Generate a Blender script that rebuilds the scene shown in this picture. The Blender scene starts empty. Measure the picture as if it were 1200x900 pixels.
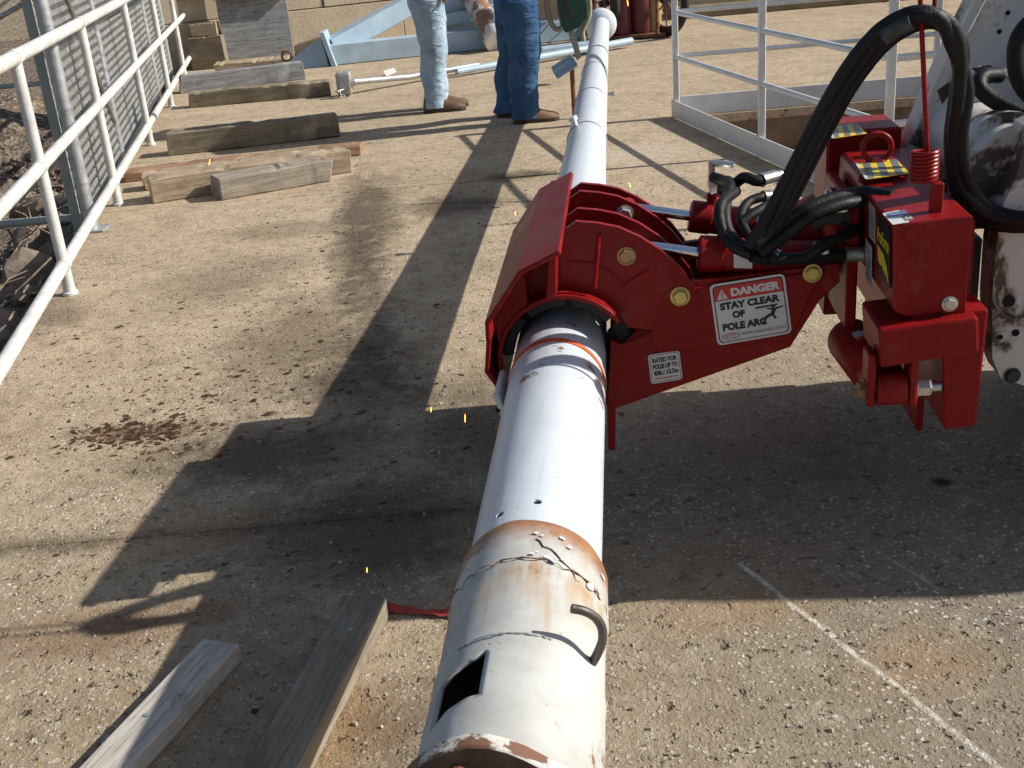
import bpy, bmesh, math, random
from mathutils import Vector, Matrix, noise
random.seed(7)
R = math.radians
scene = bpy.context.scene
COL = scene.collection

# ------------------------------------------------------------------ camera
FPX, CAMH = 1350.0, 1.4
PITCH, ROLL = math.atan(564.0/FPX), R(4.87)
fw = Vector((0, math.cos(PITCH), -math.sin(PITCH))); r0 = Vector((1, 0, 0)); u0 = r0.cross(fw)
rt = r0*math.cos(ROLL) - u0*math.sin(ROLL); up = r0*math.sin(ROLL) + u0*math.cos(ROLL)
CAM = Vector((0, 0, CAMH))
cd = bpy.data.cameras.new('camera'); cam = bpy.data.objects.new('camera', cd); COL.objects.link(cam)
m3 = Matrix((rt, up, -fw)).transposed()
cam.matrix_world = Matrix.Translation(CAM) @ m3.to_4x4()
cd.sensor_width = 36; cd.lens = FPX/1200*36; cd.clip_start = 0.05; cd.clip_end = 2000
scene.camera = cam
# ------------------------------------------------------------------ world, sun, exposure
SUN_EL, SUN_AZ = R(33.5), R(90)        # azimuth clockwise from +Y
w = bpy.data.worlds.new('World'); scene.world = w; w.use_nodes = True
nt = w.node_tree; nt.nodes.clear()
sky = nt.nodes.new('ShaderNodeTexSky'); sky.sky_type = 'NISHITA'; sky.sun_disc = False
sky.sun_elevation = SUN_EL; sky.sun_rotation = SUN_AZ; sky.air_density = 1.0; sky.dust_density = 1.6
bg = nt.nodes.new('ShaderNodeBackground'); bg.inputs[1].default_value = 0.076
wo = nt.nodes.new('ShaderNodeOutputWorld')
nt.links.new(sky.outputs[0], bg.inputs[0]); nt.links.new(bg.outputs[0], wo.inputs[0])
sl = bpy.data.lights.new('sun', 'SUN'); sl.energy = 5.0; sl.angle = R(0.55); sl.color = (1.0, 0.945, 0.86)
so = bpy.data.objects.new('sun', sl); COL.objects.link(so)
sdir = Vector((math.sin(SUN_AZ)*math.cos(SUN_EL), math.cos(SUN_AZ)*math.cos(SUN_EL), math.sin(SUN_EL)))
so.rotation_euler = sdir.to_track_quat('Z', 'Y').to_euler(); so.location = sdir*30
vs = scene.view_settings; vs.view_transform = 'Standard'; vs.look = 'None'; vs.exposure = 0.2; vs.gamma = 1.0; vs.use_curve_mapping = False

# ------------------------------------------------------------------ measuring helpers (photo pixel -> point of the place)
def ray(x, y): return rt*((x-600)/FPX) - up*((y-450)/FPX) + fw
def G(x, y, z=0.0):
    d = ray(x, y); return CAM + d*((z-CAMH)/d.z)
def PY(x, y, Y):
    d = ray(x, y); return CAM + d*(Y/d.y)
YAW = R(6.7)
A_ = Vector((math.sin(YAW), math.cos(YAW), 0)); T_ = Vector((math.cos(YAW), -math.sin(YAW), 0)); O_ = Vector((-.172, 0, 0))
def L(x, y, s):                       # (t, h) on the plane s = const across the pole
    d = ray(x, y); k = (s-(CAM-O_).dot(A_))/d.dot(A_); p = CAM+d*k
    return (p-O_).dot(T_), p.z
def W(t, s, h): return O_ + T_*t + A_*s + Vector((0, 0, h))

# ------------------------------------------------------------------ object helpers
def thing(name, label, cat, loc=(0, 0, 0), rotz=0.0, group=None):
    o = bpy.data.objects.new(name, None); COL.objects.link(o)
    o.location = loc; o.rotation_euler = (0, 0, rotz); o.empty_display_size = .1
    o['label'] = label; o['category'] = cat
    if group: o['group'] = group
    return o
def tag(o, label, cat, group=None):
    o['label'] = label; o['category'] = cat
    if group: o['group'] = group
    return o
def obj(name, bm, m, parent=None, smooth=False, off=None, bevel=0, kind=None, seg=1):
    if off is not None:
        for v in bm.verts: v.co -= Vector(off)
    bmesh.ops.recalc_face_normals(bm, faces=bm.faces)
    me = bpy.data.meshes.new(name); bm.to_mesh(me); bm.free()
    o = bpy.data.objects.new(name, me); COL.objects.link(o)
    me.materials.append(m)
    if smooth:
        me.polygons.foreach_set('use_smooth', [True]*len(me.polygons))
        me.set_sharp_from_angle(angle=R(40))
    if parent: o.parent = parent
    if bevel:
        b = o.modifiers.new('b', 'BEVEL'); b.width = bevel; b.segments = seg; b.limit_method = 'ANGLE'; b.angle_limit = R(35)
    if kind: o['kind'] = kind
    return o
def B(): return bmesh.new()
def box(bm, c, d, M=None):
    g = bmesh.ops.create_cube(bm, size=1.0)['verts']
    bmesh.ops.scale(bm, vec=d, verts=g)
    if M is not None: bmesh.ops.transform(bm, matrix=M, verts=g)
    bmesh.ops.translate(bm, vec=c, verts=g); return g
def prism(bm, pts, y0, y1):           # polygon in (x, z), extruded along y
    a = [bm.verts.new((p[0], y0, p[1])) for p in pts]; b = [bm.verts.new((p[0], y1, p[1])) for p in pts]
    bm.faces.new(a); bm.faces.new(b[::-1]); n = len(pts)
    for i in range(n): bm.faces.new((a[i], b[i], b[(i+1) % n], a[(i+1) % n]))
    return a+b
def slab(bm, pts, z0, z1):            # polygon in (x, y), extruded along z
    a = [bm.verts.new((p[0], p[1], z0)) for p in pts]; b = [bm.verts.new((p[0], p[1], z1)) for p in pts]
    bm.faces.new(a[::-1]); bm.faces.new(b); n = len(pts)
    for i in range(n): bm.faces.new((a[i], a[(i+1) % n], b[(i+1) % n], b[i]))
def hexa(bm, p):                      # 8 corners: bottom 4 then top 4
    v = [bm.verts.new(q) for q in p]
    for f in ((3, 2, 1, 0), (4, 5, 6, 7), (0, 1, 5, 4), (1, 2, 6, 5), (2, 3, 7, 6), (3, 0, 4, 7)): bm.faces.new([v[i] for i in f])
    return v
def crom(pts, n=8):
    P = [Vector(p) for p in pts]; P = [P[0]*2-P[1]]+P+[P[-1]*2-P[-2]]; out = []
    for i in range(1, len(P)-2):
        for k in range(n):
            t = k/n; a, b, c, d = P[i-1:i+3]
            out.append(.5*((2*b)+(c-a)*t+(2*a-5*b+4*c-d)*t*t+(3*b-a-3*c+d)*t**3))
    out.append(P[-2]); return out
def tube(bm, pts, r, n=10, caps=True, closed=False):
    pts = [Vector(p) for p in pts]; N = len(pts)
    rs = r if isinstance(r, (list, tuple)) else [r]*N
    rings = []; prev = None
    for i, p in enumerate(pts):
        if closed: d = pts[(i+1) % N]-pts[i-1]
        else: d = pts[min(i+1, N-1)]-pts[max(i-1, 0)]
        d.normalize()
        if prev is None:
            x = d.orthogonal().normalized()
        else:
            x = prev-d*prev.dot(d); x.normalize()
        prev = x; y = d.cross(x)
        rings.append([bm.verts.new(p+(x*math.cos(2*math.pi*k/n)+y*math.sin(2*math.pi*k/n))*rs[i]) for k in range(n)])
    M_ = N if closed else N-1
    for i in range(M_):
        a, b = rings[i], rings[(i+1) % N]
        for k in range(n): bm.faces.new((a[k], a[(k+1) % n], b[(k+1) % n], b[k]))
    if caps and not closed: bm.faces.new(rings[0][::-1]); bm.faces.new(rings[-1])
    return rings
def cyl(bm, a, b, r, n=16, r2=None): return tube(bm, [a, b], [r, r if r2 is None else r2], n)
def lathe(bm, prof, a, d, n=20):      # prof: (distance along d, radius)
    a = Vector(a); d = Vector(d).normalized(); x = d.orthogonal().normalized(); y = d.cross(x); rings = []
    for z, r in prof:
        rings.append([bm.verts.new(a+d*z+(x*math.cos(2*math.pi*k/n)+y*math.sin(2*math.pi*k/n))*max(r, 1e-4)) for k in range(n)])
    for i in range(len(rings)-1):
        for k in range(n): bm.faces.new((rings[i][k], rings[i][(k+1) % n], rings[i+1][(k+1) % n], rings[i+1][k]))
    bm.faces.new(rings[0][::-1]); bm.faces.new(rings[-1])
def hexbolt(name, c, d, r, m, parent, h=None):
    bm = B(); h = h or r*.65; d = Vector(d).normalized(); c = Vector(c)
    lathe(bm, [(0, r*1.25), (r*.16, r*1.25)], c, d, 18)
    x = d.orthogonal().normalized(); y = d.cross(x); rg = []
    for z, k in ((r*.16, 1), (h*.85, 1), (h, .86)):
        rg.append([bm.verts.new(c+d*z+(x*math.cos(q*math.pi/3)+y*math.sin(q*math.pi/3))*r*k) for q in range(6)])
    for i in range(2):
        for q in range(6): bm.faces.new((rg[i][q], rg[i][(q+1) % 6], rg[i+1][(q+1) % 6], rg[i+1][q]))
    bm.faces.new(rg[2])
    return obj(name, bm, m, parent)
def rough(bm, amp, sc, seed=0, keep=None):
    for v in bm.verts:
        if keep and not keep(v): continue
        v.co += Vector(noise.noise_vector(v.co*sc+Vector((seed, seed*.7, 3))))*amp

# ------------------------------------------------------------------ materials
class NB:
    def __init__(s, name):
        s.m = bpy.data.materials.new(name); s.m.use_nodes = True; s.t = s.m.node_tree; s.n = s.t.nodes
        s.b = s.n['Principled BSDF']; s.out = s.n['Material Output']
    def add(s, typ, **kw):
        n = s.n.new(typ)
        for k, v in kw.items(): setattr(n, k, v)
        return n
    def link(s, a, b): s.t.links.new(a, b)
    def val(s, i, v):
        if hasattr(v, 'is_linked') or hasattr(v, 'links'): s.link(v, i)
        else: i.default_value = v
    def noise(s, vec, scale, detail=4, rough=.55, dist=0.0):
        n = s.add('ShaderNodeTexNoise'); s.link(vec, n.inputs['Vector']); n.inputs['Scale'].default_value = scale
        n.inputs['Detail'].default_value = detail; n.inputs['Roughness'].default_value = rough; n.inputs['Distortion'].default_value = dist
        return n.outputs['Fac']
    def vor(s, vec, scale, feature='F1'):
        n = s.add('ShaderNodeTexVoronoi', feature=feature); s.link(vec, n.inputs['Vector']); n.inputs['Scale'].default_value = scale; return n
    def ramp(s, fac, stops, interp='LINEAR'):
        n = s.add('ShaderNodeValToRGB'); cr = n.color_ramp; cr.interpolation = interp
        while len(cr.elements) < len(stops): cr.elements.new(.5)
        for e, (p, c) in zip(cr.elements, stops):
            e.position = p; e.color = c if len(c) == 4 else (*c, 1)
        s.link(fac, n.inputs[0]); return n.outputs[0]
    def rng(s, v, a, b, c=0., d=1.):
        n = s.add('ShaderNodeMapRange'); n.clamp = True; s.link(v, n.inputs[0])
        for i, q in zip((1, 2, 3, 4), (a, b, c, d)): n.inputs[i].default_value = q
        return n.outputs[0]
    def mix(s, f, a, b, mode='MIX'):
        n = s.add('ShaderNodeMix', data_type='RGBA', blend_type=mode)
        s.val(n.inputs[0], f)
        for i, q in ((6, a), (7, b)):
            if isinstance(q, tuple): n.inputs[i].default_value = (*q, 1) if len(q) == 3 else q
            else: s.link(q, n.inputs[i])
        return n.outputs[2]
    def math(s, op, a, b=0.0):
        n = s.add('ShaderNodeMath', operation=op); s.val(n.inputs[0], a); s.val(n.inputs[1], b); return n.outputs[0]
    def map(s, vec, loc=(0, 0, 0), rot=(0, 0, 0), sc=(1, 1, 1), typ='POINT'):
        n = s.add('ShaderNodeMapping', vector_type=typ); s.link(vec, n.inputs[0])
        n.inputs[1].default_value = loc; n.inputs[2].default_value = rot; n.inputs[3].default_value = sc; return n.outputs[0]
    def length(s, vec):
        n = s.add('ShaderNodeVectorMath', operation='LENGTH'); s.link(vec, n.inputs[0]); return n.outputs['Value']
    def bump(s, h, st=.3, dist=.01, prev=None):
        n = s.add('ShaderNodeBump'); n.inputs['Strength'].default_value = st; n.inputs['Distance'].default_value = dist
        s.link(h, n.inputs['Height'])
        if prev is not None: s.link(prev, n.inputs['Normal'])
        s.link(n.outputs[0], s.b.inputs['Normal']); return n.outputs[0]
    def obj(s): return s.add('ShaderNodeTexCoord').outputs['Object']
    def pos(s): return s.add('ShaderNodeNewGeometry').outputs['Position']
    def col(s, c):
        if isinstance(c, tuple): s.b.inputs['Base Color'].default_value = (*c, 1)
        else: s.link(c, s.b.inputs['Base Color'])
    def set(s, rough=.5, metal=0., coat=0., spec=None):
        s.val(s.b.inputs['Roughness'], rough); s.val(s.b.inputs['Metallic'], metal); s.b.inputs['Coat Weight'].default_value = coat
        if spec is not None: s.b.inputs['Specular IOR Level'].default_value = spec

def simple(name, c, rough=.5, metal=0., var=.15, sc=12., bump=0., coat=0., spec=None):
    q = NB(name); v = q.obj(); n = q.noise(v, sc, 5, .6)
    lo = tuple(x*(1-var) for x in c); hi = tuple(min(1, x*(1+var)) for x in c)
    q.col(q.ramp(n, [(.3, lo), (.7, hi)])); q.set(q.rng(n, .3, .7, max(0, rough-.08), min(1, rough+.08)), metal, coat, spec)
    if bump: q.bump(q.noise(v, sc*6, 4), bump, .004)
    return q.m

def make_concrete(name, grey=0.0, marks=True):
    q = NB(name); p = q.pos()
    big = q.noise(p, .9, 5, .6, .3); mid = q.noise(p, 4.5, 6, .65, .4); fine = q.noise(p, 60, 4, .7)
    base = q.ramp(big, [(.3, (.34, .262, .168)), (.5, (.43, .34, .228)), (.72, (.52, .43, .31))])
    # greyer to the right, where the slab is washed clean
    sx = q.add('ShaderNodeSeparateXYZ'); q.link(p, sx.inputs[0])
    base = q.mix(q.math('MULTIPLY', q.rng(sx.outputs[1], 2.7, 4.4), q.rng(big, .25, .6, .35, .85)), base, (.62, .49, .335))
    gx = q.math('ADD', sx.outputs[0], q.math('MULTIPLY', q.math('SUBTRACT', big, .5), 1.2))
    gy = q.rng(sx.outputs[1], 2.0, 4.2, 1, 0)
    gmask = q.math('MULTIPLY', q.rng(gx, .0, .7), gy)
    base = q.mix(gmask, base, q.ramp(mid, [(.3, (.22, .19, .15)), (.7, (.33, .295, .24))]))
    base = q.mix(q.rng(mid, .45, .8, 0, .6), base, (.25, .18, .11))
    base = q.mix(q.rng(fine, .35, .7, 0, .30), base, (.17, .135, .095))
    base = q.mix(q.rng(q.noise(p, 13, 5, .7, .5), .46, .70, 0, .55), base, (.20, .15, .10))
    base = q.mix(q.rng(q.noise(p, 11, 5, .7, .3), .54, .74, 0, .5), base, (.58, .50, .38))
    # exposed aggregate: pale and dark chips of two sizes
    wob = q.add('ShaderNodeTexNoise'); q.link(p, wob.inputs['Vector']); wob.inputs['Scale'].default_value = 55
    pv = q.add('ShaderNodeVectorMath', operation='MULTIPLY_ADD'); q.link(wob.outputs['Color'], pv.inputs[0]); pv.inputs[1].default_value = (.014, .014, .014); q.link(p, pv.inputs[2])
    v0 = q.vor(pv.outputs[0], 48); v1 = q.vor(pv.outputs[0], 82); v2 = q.vor(pv.outputs[0], 155)
    def chips(v, lo, r0, r1):
        s = q.add('ShaderNodeSeparateColor'); q.link(v.outputs['Color'], s.inputs[0])
        rmul = q.rng(s.outputs[2], 0, 1, .55, 1.15); dd = q.math('DIVIDE', v.outputs['Distance'], rmul)
        pick = q.rng(s.outputs[0], lo, lo+.03); rad = q.rng(dd, r0, r1, 1, 0)
        return q.math('MULTIPLY', pick, rad), s.outputs[1]
    thin = q.rng(q.noise(p, 2.3, 6, .65, .5), .36, .64, .08, .95)
    c0, h0 = chips(v0, .86, .30, .40); c1, h1 = chips(v1, .58, .33, .44); c2, h2 = chips(v2, .48, .34, .46)
    cc0 = q.ramp(h0, [(0, (.70, .64, .55)), (.5, (.80, .76, .68)), (.8, (.48, .40, .30))], 'CONSTANT')
    cc1 = q.ramp(h1, [(0, (.72, .66, .56)), (.35, (.58, .50, .38)), (.6, (.80, .76, .69)), (.84, (.30, .21, .13)), (.94, (.10, .08, .07))], 'CONSTANT')
    cc2 = q.ramp(h2, [(0, (.60, .53, .42)), (.5, (.46, .37, .26)), (.72, (.72, .67, .58)), (.88, (.12, .09, .07))], 'CONSTANT')
    c = q.mix(q.math('MULTIPLY', c2, q.math('MULTIPLY', thin, .8)), base, cc2)
    c = q.mix(q.math('MULTIPLY', c1, q.math('MULTIPLY', thin, .9)), c, cc1)
    c = q.mix(q.math('MULTIPLY', c0, q.math('MULTIPLY', thin, .9)), c, cc0)
    # dark pits
    pit = q.noise(p, 28, 3, .6)
    c = q.mix(q.rng(pit, .60, .70, 0, .7), c, (.10, .07, .045))
    c = q.mix(q.rng(q.noise(p, 75, 2, .5), .63, .70, 0, .7), c, (.09, .065, .045))
    if marks:
        bn = q.math('ADD', q.math('MULTIPLY', q.noise(p, 4.0, 5, .7, .8), .62), q.math('MULTIPLY', q.noise(p, 21, 4, .7), .38)); wn = q.math('SUBTRACT', q.noise(p, 5, 2), .5); ln_ = q.noise(p, 40, 3, .7)
        def blob(x, y, rx, ry, rot, amt, colr, lo=.36, sc=5.0, soft=.75):
            mv = q.map(p, loc=(x, y, 0), rot=(0, 0, rot), sc=(rx, ry, 1), typ='TEXTURE')
            d = q.length(mv); f = q.rng(d, 1.0, 1.0-soft, 0, 1)
            n = bn
            f2 = q.math('MULTIPLY', q.rng(q.math('ADD', q.math('MULTIPLY', f, .42), n), .62, .62+lo*.8, 0, amt), q.rng(f, 0, .25))
            return f2, colr
        D1 = (.085, .06, .042); D2 = (.13, .095, .065); RU = (.19, .10, .055); OR = (.36, .225, .11)
        def gp(x, y): v = G(x, y); return v.x, v.y
        lst = [(gp(428, 250), .27, 1.7, R(4), .8, D1), (gp(425, 330), .20, 1.5, R(8), .75, D1), (gp(345, 400), .40, .9, 0, .6, D2), (gp(420, 440), .35, .6, 0, .8, D1), (gp(260, 330), .5, .5, 0, .45, D2), (gp(400, 860), .22, .25, 0, .8, OR), (gp(250, 620), .4, .2, 0, .5, OR), (gp(860, 720), .3, .15, 0, .35, OR), (gp(1080, 780), .25, .2, 0, .35, OR), (gp(330, 270), .5, .3, 0, .4, D2), (gp(300, 530), .55, .35, 0, .8, D1),
               (gp(170, 505), .30, .11, 0, .9, (.12, .07, .042)), (gp(420, 620), .5, .45, 0, .75, D1), (gp(530, 240), .45, .35, 0, .7, D1), (gp(610, 205), .35, .18, 0, .8, D1),
               (gp(60, 370), .25, .4, 0, .6, D2), (gp(480, 860), .25, .3, 0, .6, D2), (gp(120, 740), .35, .2, 0, .5, RU),
               (gp(1105, 565), .05, .04, 0, 1., (.03, .025, .02)), (gp(560, 490), .3, .6, 0, .6, D1),
               (gp(60, 640), .35, .12, 0, .5, D2), (gp(200, 720), .3, .1, 0, .55, RU)]
        for (xy, rx, ry, rot, amt, cl) in lst:
            f, cl = blob(xy[0], xy[1], rx, ry, rot, amt, cl); c = q.mix(f, c, cl)
        # pale dusty film near the middle joint
        f, _ = blob(*gp(745, 180), .5, .45, 0, .45, None, .4, 2.5); c = q.mix(f, c, (.55, .49, .41))
        # chalk line drawn across the near slab, and a fainter dirt line on the left
        def line(a, b, wd, amt, cl, c, sc=9.):
            a = Vector(a); b = Vector(b); d = b-a; ang = math.atan2(d.y, d.x)
            mv = q.map(p, loc=(a.x, a.y, 0), rot=(0, 0, ang), sc=(1, 1, 1), typ='TEXTURE')
            s = q.add('ShaderNodeSeparateXYZ'); q.link(mv, s.inputs[0])
            wv = q.math('ADD', s.outputs[1], q.math('MULTIPLY', wn, wd*2.0))
            f = q.rng(q.math('ABSOLUTE', wv), wd, wd*.3, 0, 1)
            f = q.math('MULTIPLY', f, q.rng(s.outputs[0], 0, .03)); f = q.math('MULTIPLY', f, q.rng(s.outputs[0], d.length, d.length+.03, 1, 0))
            f = q.math('MULTIPLY', f, q.rng(ln_, .36, .6, 0.1, amt))
            return q.mix(f, c, cl)
        c = line(gp(862, 657), gp(1180, 905), .009, .95, (.72, .68, .6), c)
        c = line(gp(1020, 640), gp(1100, 690), .006, .6, (.6, .56, .5), c)
        c = line((-2.2, 2.57), (.1, 2.55), .04, .6, (.085, .06, .042), c)
        c = line(gp(560, 265), gp(690, 255), .03, .9, (.05, .035, .025), c)
        c = line(gp(470, 240), gp(620, 236), .02, .9, (.06, .045, .03), c)
    q.col(c); q.set(.88, spec=.25)
    hh = q.math('ADD', q.math('MULTIPLY', c1, .28), q.math('MULTIPLY', c2, .22)); hh = q.math('ADD', hh, q.math('MULTIPLY', fine, .9)); hh = q.math('SUBTRACT', hh, q.math('MULTIPLY', q.rng(pit, .6, .74), 1.2))
    q.bump(hh, .9, .007)
    return q.m

def make_red(name='red_paint'):
    q = NB(name); v = q.obj(); n = q.noise(v, 7, 6, .65); f = q.noise(v, 90, 3)
    c = q.ramp(n, [(.3, (.20, .005, .006)), (.7, (.28, .009, .009))])
    c = q.mix(q.rng(q.noise(v, 16, 7, .7), .56, .80, 0, .38), c, (.26, .13, .09)); c = q.mix(q.rng(q.noise(q.map(v, sc=(1, 1, 7), rot=(.5, .3, .2)), 60, 4, .6), .66, .70, 0, .35), c, (.34, .20, .16))
    q.col(c); q.set(q.rng(n, .3, .75, .32, .48), 0, 0, .22)
    q.bump(f, .05, .002); return q.m

def make_wood(name, c1, c2, c3, green=0.0):
    q = NB(name); v = q.obj(); s = q.map(v, sc=(1.2, 14, 14)); s2 = q.map(v, sc=(3, 70, 70))
    n = q.noise(s, 2.2, 6, .65, .6); g = q.noise(s2, 2.0, 5, .7, .3); b = q.noise(v, 3, 4)
    c = q.ramp(n, [(.28, c1), (.5, c2), (.74, c3)])
    c = q.mix(q.rng(g, .48, .68, 0, .65), c, tuple(x*.42 for x in c1))
    c = q.mix(q.rng(b, .5, .75, 0, .5), c, tuple(x*.55 for x in c2))
    st = q.noise(v, 7, 6, .7, .8); c = q.mix(q.rng(st, .52, .66, 0, .6), c, tuple(x*.45 for x in c2)); c = q.mix(q.rng(q.noise(v, 4.3, 5, .6), .56, .7, 0, .55), c, tuple(min(1, x*1.25) for x in c3))
    if green: c = q.mix(q.rng(b, .35, .6, green, 0), c, (.13, .14, .07))
    q.col(c); q.set(.85, spec=.2); q.bump(q.math('ADD', n, q.math('MULTIPLY', g, .8)), .7, .004); return q.m

def make_whitepaint(name, chip=.0, base=(.74, .74, .73), rustc=(.2, .09, .045), sc=7., lo=.60, rough=.35):
    q = NB(name); v = q.obj(); n = q.noise(v, sc, 9, .68, .4); d = q.noise(v, 2.5, 6, .7, .5)
    c = q.mix(q.rng(d, .45, .75, 0, .45), base, tuple(x*.68 for x in base))
    if chip:
        c = q.mix(q.rng(n, lo-.05, lo-.02, 0, .8), c, (.3, .24, .18))
        c = q.mix(q.rng(n, lo-.012, lo, 0, chip), c, rustc)
        q.bump(q.rng(n, lo-.02, lo, 1, 0), .5, .003)
    q.col(c); q.set(rough, 0, 0); return q.m

M = {}
M['concrete'] = make_concrete('weathered_concrete')
M['red'] = make_red()
M['pipe_white'] = simple('white_rail_paint', (.63, .625, .60), .45, 0, .2, 9, .2)
M['rail_gloss'] = simple('clean_rail_paint', (.63, .65, .66), .42, 0, .10, 9, .05)
M['galv'] = simple('galvanised_steel', (.42, .44, .46), .48, .55, .2, 22, .1)
M['galv_wire'] = simple('fence_wire', (.55, .55, .53), .5, .5, .2, 20)
M['green_paint'] = simple('green_grey_paint', (.30, .35, .33), .5, 0, .15, 10, .1)
M['dark_steel'] = simple('dark_steel', (.045, .05, .05), .5, .3, .3, 15, .1)
M['chrome'] = simple('chrome_rod', (.82, .84, .86), .12, 1., .04, 5)
M['zinc'] = simple('zinc_bolt', (.66, .66, .62), .33, .9, .12, 40)
M['yellow_zinc'] = simple('yellow_zinc_bolt', (.62, .50, .20), .38, .85, .15, 40)
M['bronze_bolt'] = simple('brown_bolt', (.36, .24, .12), .42, .8, .2, 40)
M['rubber'] = simple('black_rubber', (.011, .011, .012), .55, 0, .4, 30, .35, 0, .3)
M['black_pad'] = simple('black_pad', (.012, .013, .015), .6, 0, .3, 25, .2)
M['hole_shade'] = simple('hole_shade_black', (.006, .005, .005), .9)  # near black colour standing for the shade inside holes
M['decal_white'] = simple('white_decal', (.66, .66, .66), .35, 0, .05, 12)
M['decal_red'] = simple('red_decal', (.55, .03, .03), .35, 0, .08, 12)
M['decal_black'] = simple('black_print', (.012, .012, .013), .45, 0, .2, 12)
M['decal_grey'] = simple('grey_print', (.20, .20, .22), .5, 0, .2, 60)
M['decal_yellow'] = simple('yellow_print', (.75, .55, .03), .4, 0, .08, 12)
M['decal_blue'] = simple('blue_print', (.10, .17, .34), .4, 0, .2, 30)
M['stripe_grey'] = simple('grey_stripe_decal', (.16, .17, .18), .4, 0, .1, 12)
M['silver'] = simple('silver_decal', (.5, .52, .53), .3, .3, .1, 14)
M['blue_steel'] = simple('pale_blue_paint', (.38, .50, .60), .45, 0, .12, 6, .1)
M['rust'] = simple('rusty_steel', (.20, .085, .045), .85, 0, .5, 25, .6)
M['gas_red'] = simple('dark_red_cylinder_paint', (.14, .03, .04), .45, 0, .2, 10)
M['gas_tan'] = simple('tan_cylinder_paint', (.42, .29, .12), .5, 0, .2, 10)
M['tool_green'] = simple('dark_green_paint', (.012, .065, .045), .4, 0, .25, 20)
M['tool_tan'] = simple('tan_plastic', (.40, .34, .22), .5, 0, .15, 20)
M['leather'] = simple('brown_leather', (.12, .065, .035), .65, 0, .35, 25, .3)
M['leather_tan'] = simple('tan_leather', (.22, .135, .07), .7, 0, .35, 25, .3)
M['sole'] = simple('boot_sole', (.05, .035, .025), .8)
M['skin'] = simple('skin', (.46, .26, .17), .5, 0, .1, 20)
M['hair'] = simple('brown_hair', (.05, .03, .02), .7, 0, .3, 40)
M['maroon_cloth'] = simple('maroon_cloth', (.10, .025, .03), .9, 0, .25, 30, .3)
M['grey_cloth'] = simple('grey_cloth', (.22, .23, .25), .9, 0, .2, 30, .3)
M['strap_red'] = simple('faded_red_webbing', (.42, .05, .03), .75, 0, .3, 40, .3)
M['orange'] = simple('orange_band_paint', (.62, .11, .03), .6, 0, .2, 25)
M['bracket_white'] = simple('white_bracket_paint', (.7, .71, .72), .45, 0, .1, 15)
M['paper'] = simple('white_paper', (.78, .78, .78), .8)
M['grey_box'] = simple('grey_cast_metal', (.36, .35, .33), .55, .3, .25, 20, .2)
M['wire_dark'] = simple('dark_wire', (.05, .045, .04), .5, .3, .3, 30)
M['tyre'] = simple('black_tyre', (.022, .021, .02), .8, 0, .4, 20, .4)
M['glass_dark'] = simple('dark_cab_glass', (.02, .025, .03), .08)
M['pit'] = simple('dirty_pit_concrete', (.19, .155, .10), .95, 0, .4, 5, .5)
M['ledge_rust'] = simple('red_oxide_ledge', (.30, .12, .075), .85, 0, .3, 9, .3)

def make_wall():
    q = NB('tan_block_concrete'); v = q.pos(); n = q.noise(v, 2.0, 7, .65, .3); f = q.noise(v, 30, 4, .6)
    c = q.ramp(n, [(.28, (.42, .345, .245)), (.5, (.52, .435, .32)), (.75, (.60, .51, .39))])
    c = q.mix(q.rng(f, .5, .72, 0, .3), c, (.32, .25, .18)); q.col(c); q.set(.9, spec=.2); q.bump(f, .5, .01); return q.m
M['wall'] = make_wall()
M['wood_grey'] = make_wood('grey_timber', (.22, .185, .15), (.35, .30, .245), (.48, .42, .35))
M['wood_tan'] = make_wood('tan_timber', (.27, .20, .135), (.41, .32, .22), (.53, .43, .31))
M['wood_red'] = make_wood('reddish_timber', (.20, .115, .07), (.34, .21, .13), (.46, .32, .21))
M['wood_dark'] = make_wood('dark_mossy_timber', (.17, .14, .10), (.27, .225, .165), (.37, .32, .245), .22)
M['wood_blue'] = make_wood('blue_grey_painted_timber', (.17, .175, .18), (.28, .29, .30), (.38, .395, .41))
M['wood_board'] = make_wood('weathered_board', (.42, .385, .335), (.55, .51, .45), (.64, .60, .54))
M['wood_board2'] = make_wood('grey_brown_board', (.20, .17, .13), (.29, .25, .19), (.37, .32, .25))

def make_rock():
    q = NB('rubble_stone'); v = q.pos(); n = q.noise(v, 5, 7, .65); i = q.add('ShaderNodeObjectInfo')
    c = q.ramp(n, [(.25, (.13, .105, .058)), (.5, (.24, .20, .165)), (.75, (.36, .31, .26))])
    c = q.mix(.7, c, q.ramp(i.outputs['Random'], [(0, (.75, .7, .66)), (.5, (1, .92, .82)), (1, (.62, .6, .58))]), 'MULTIPLY')
    q.col(c); q.set(.92, spec=.2); q.bump(q.noise(v, 35, 5, .65), .6, .01); return q.m
M['rock'] = make_rock()
def make_bank():
    q = NB('rubble_soil'); v = q.pos(); n = q.noise(v, 3, 7, .65); f = q.vor(v, 22)
    c = q.ramp(n, [(.3, (.07, .05, .035)), (.5, (.15, .11, .075)), (.7, (.25, .19, .13))])
    s = q.add('ShaderNodeSeparateColor'); q.link(f.outputs['Color'], s.inputs[0])
    c = q.mix(q.rng(s.outputs[0], .6, .65, 0, .7), c, (.33, .28, .22)); q.col(c); q.set(.95, spec=.15)
    q.bump(q.math('ADD', f.outputs['Distance'], n), .8, .03); return q.m
M['bank'] = make_bank()

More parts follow.
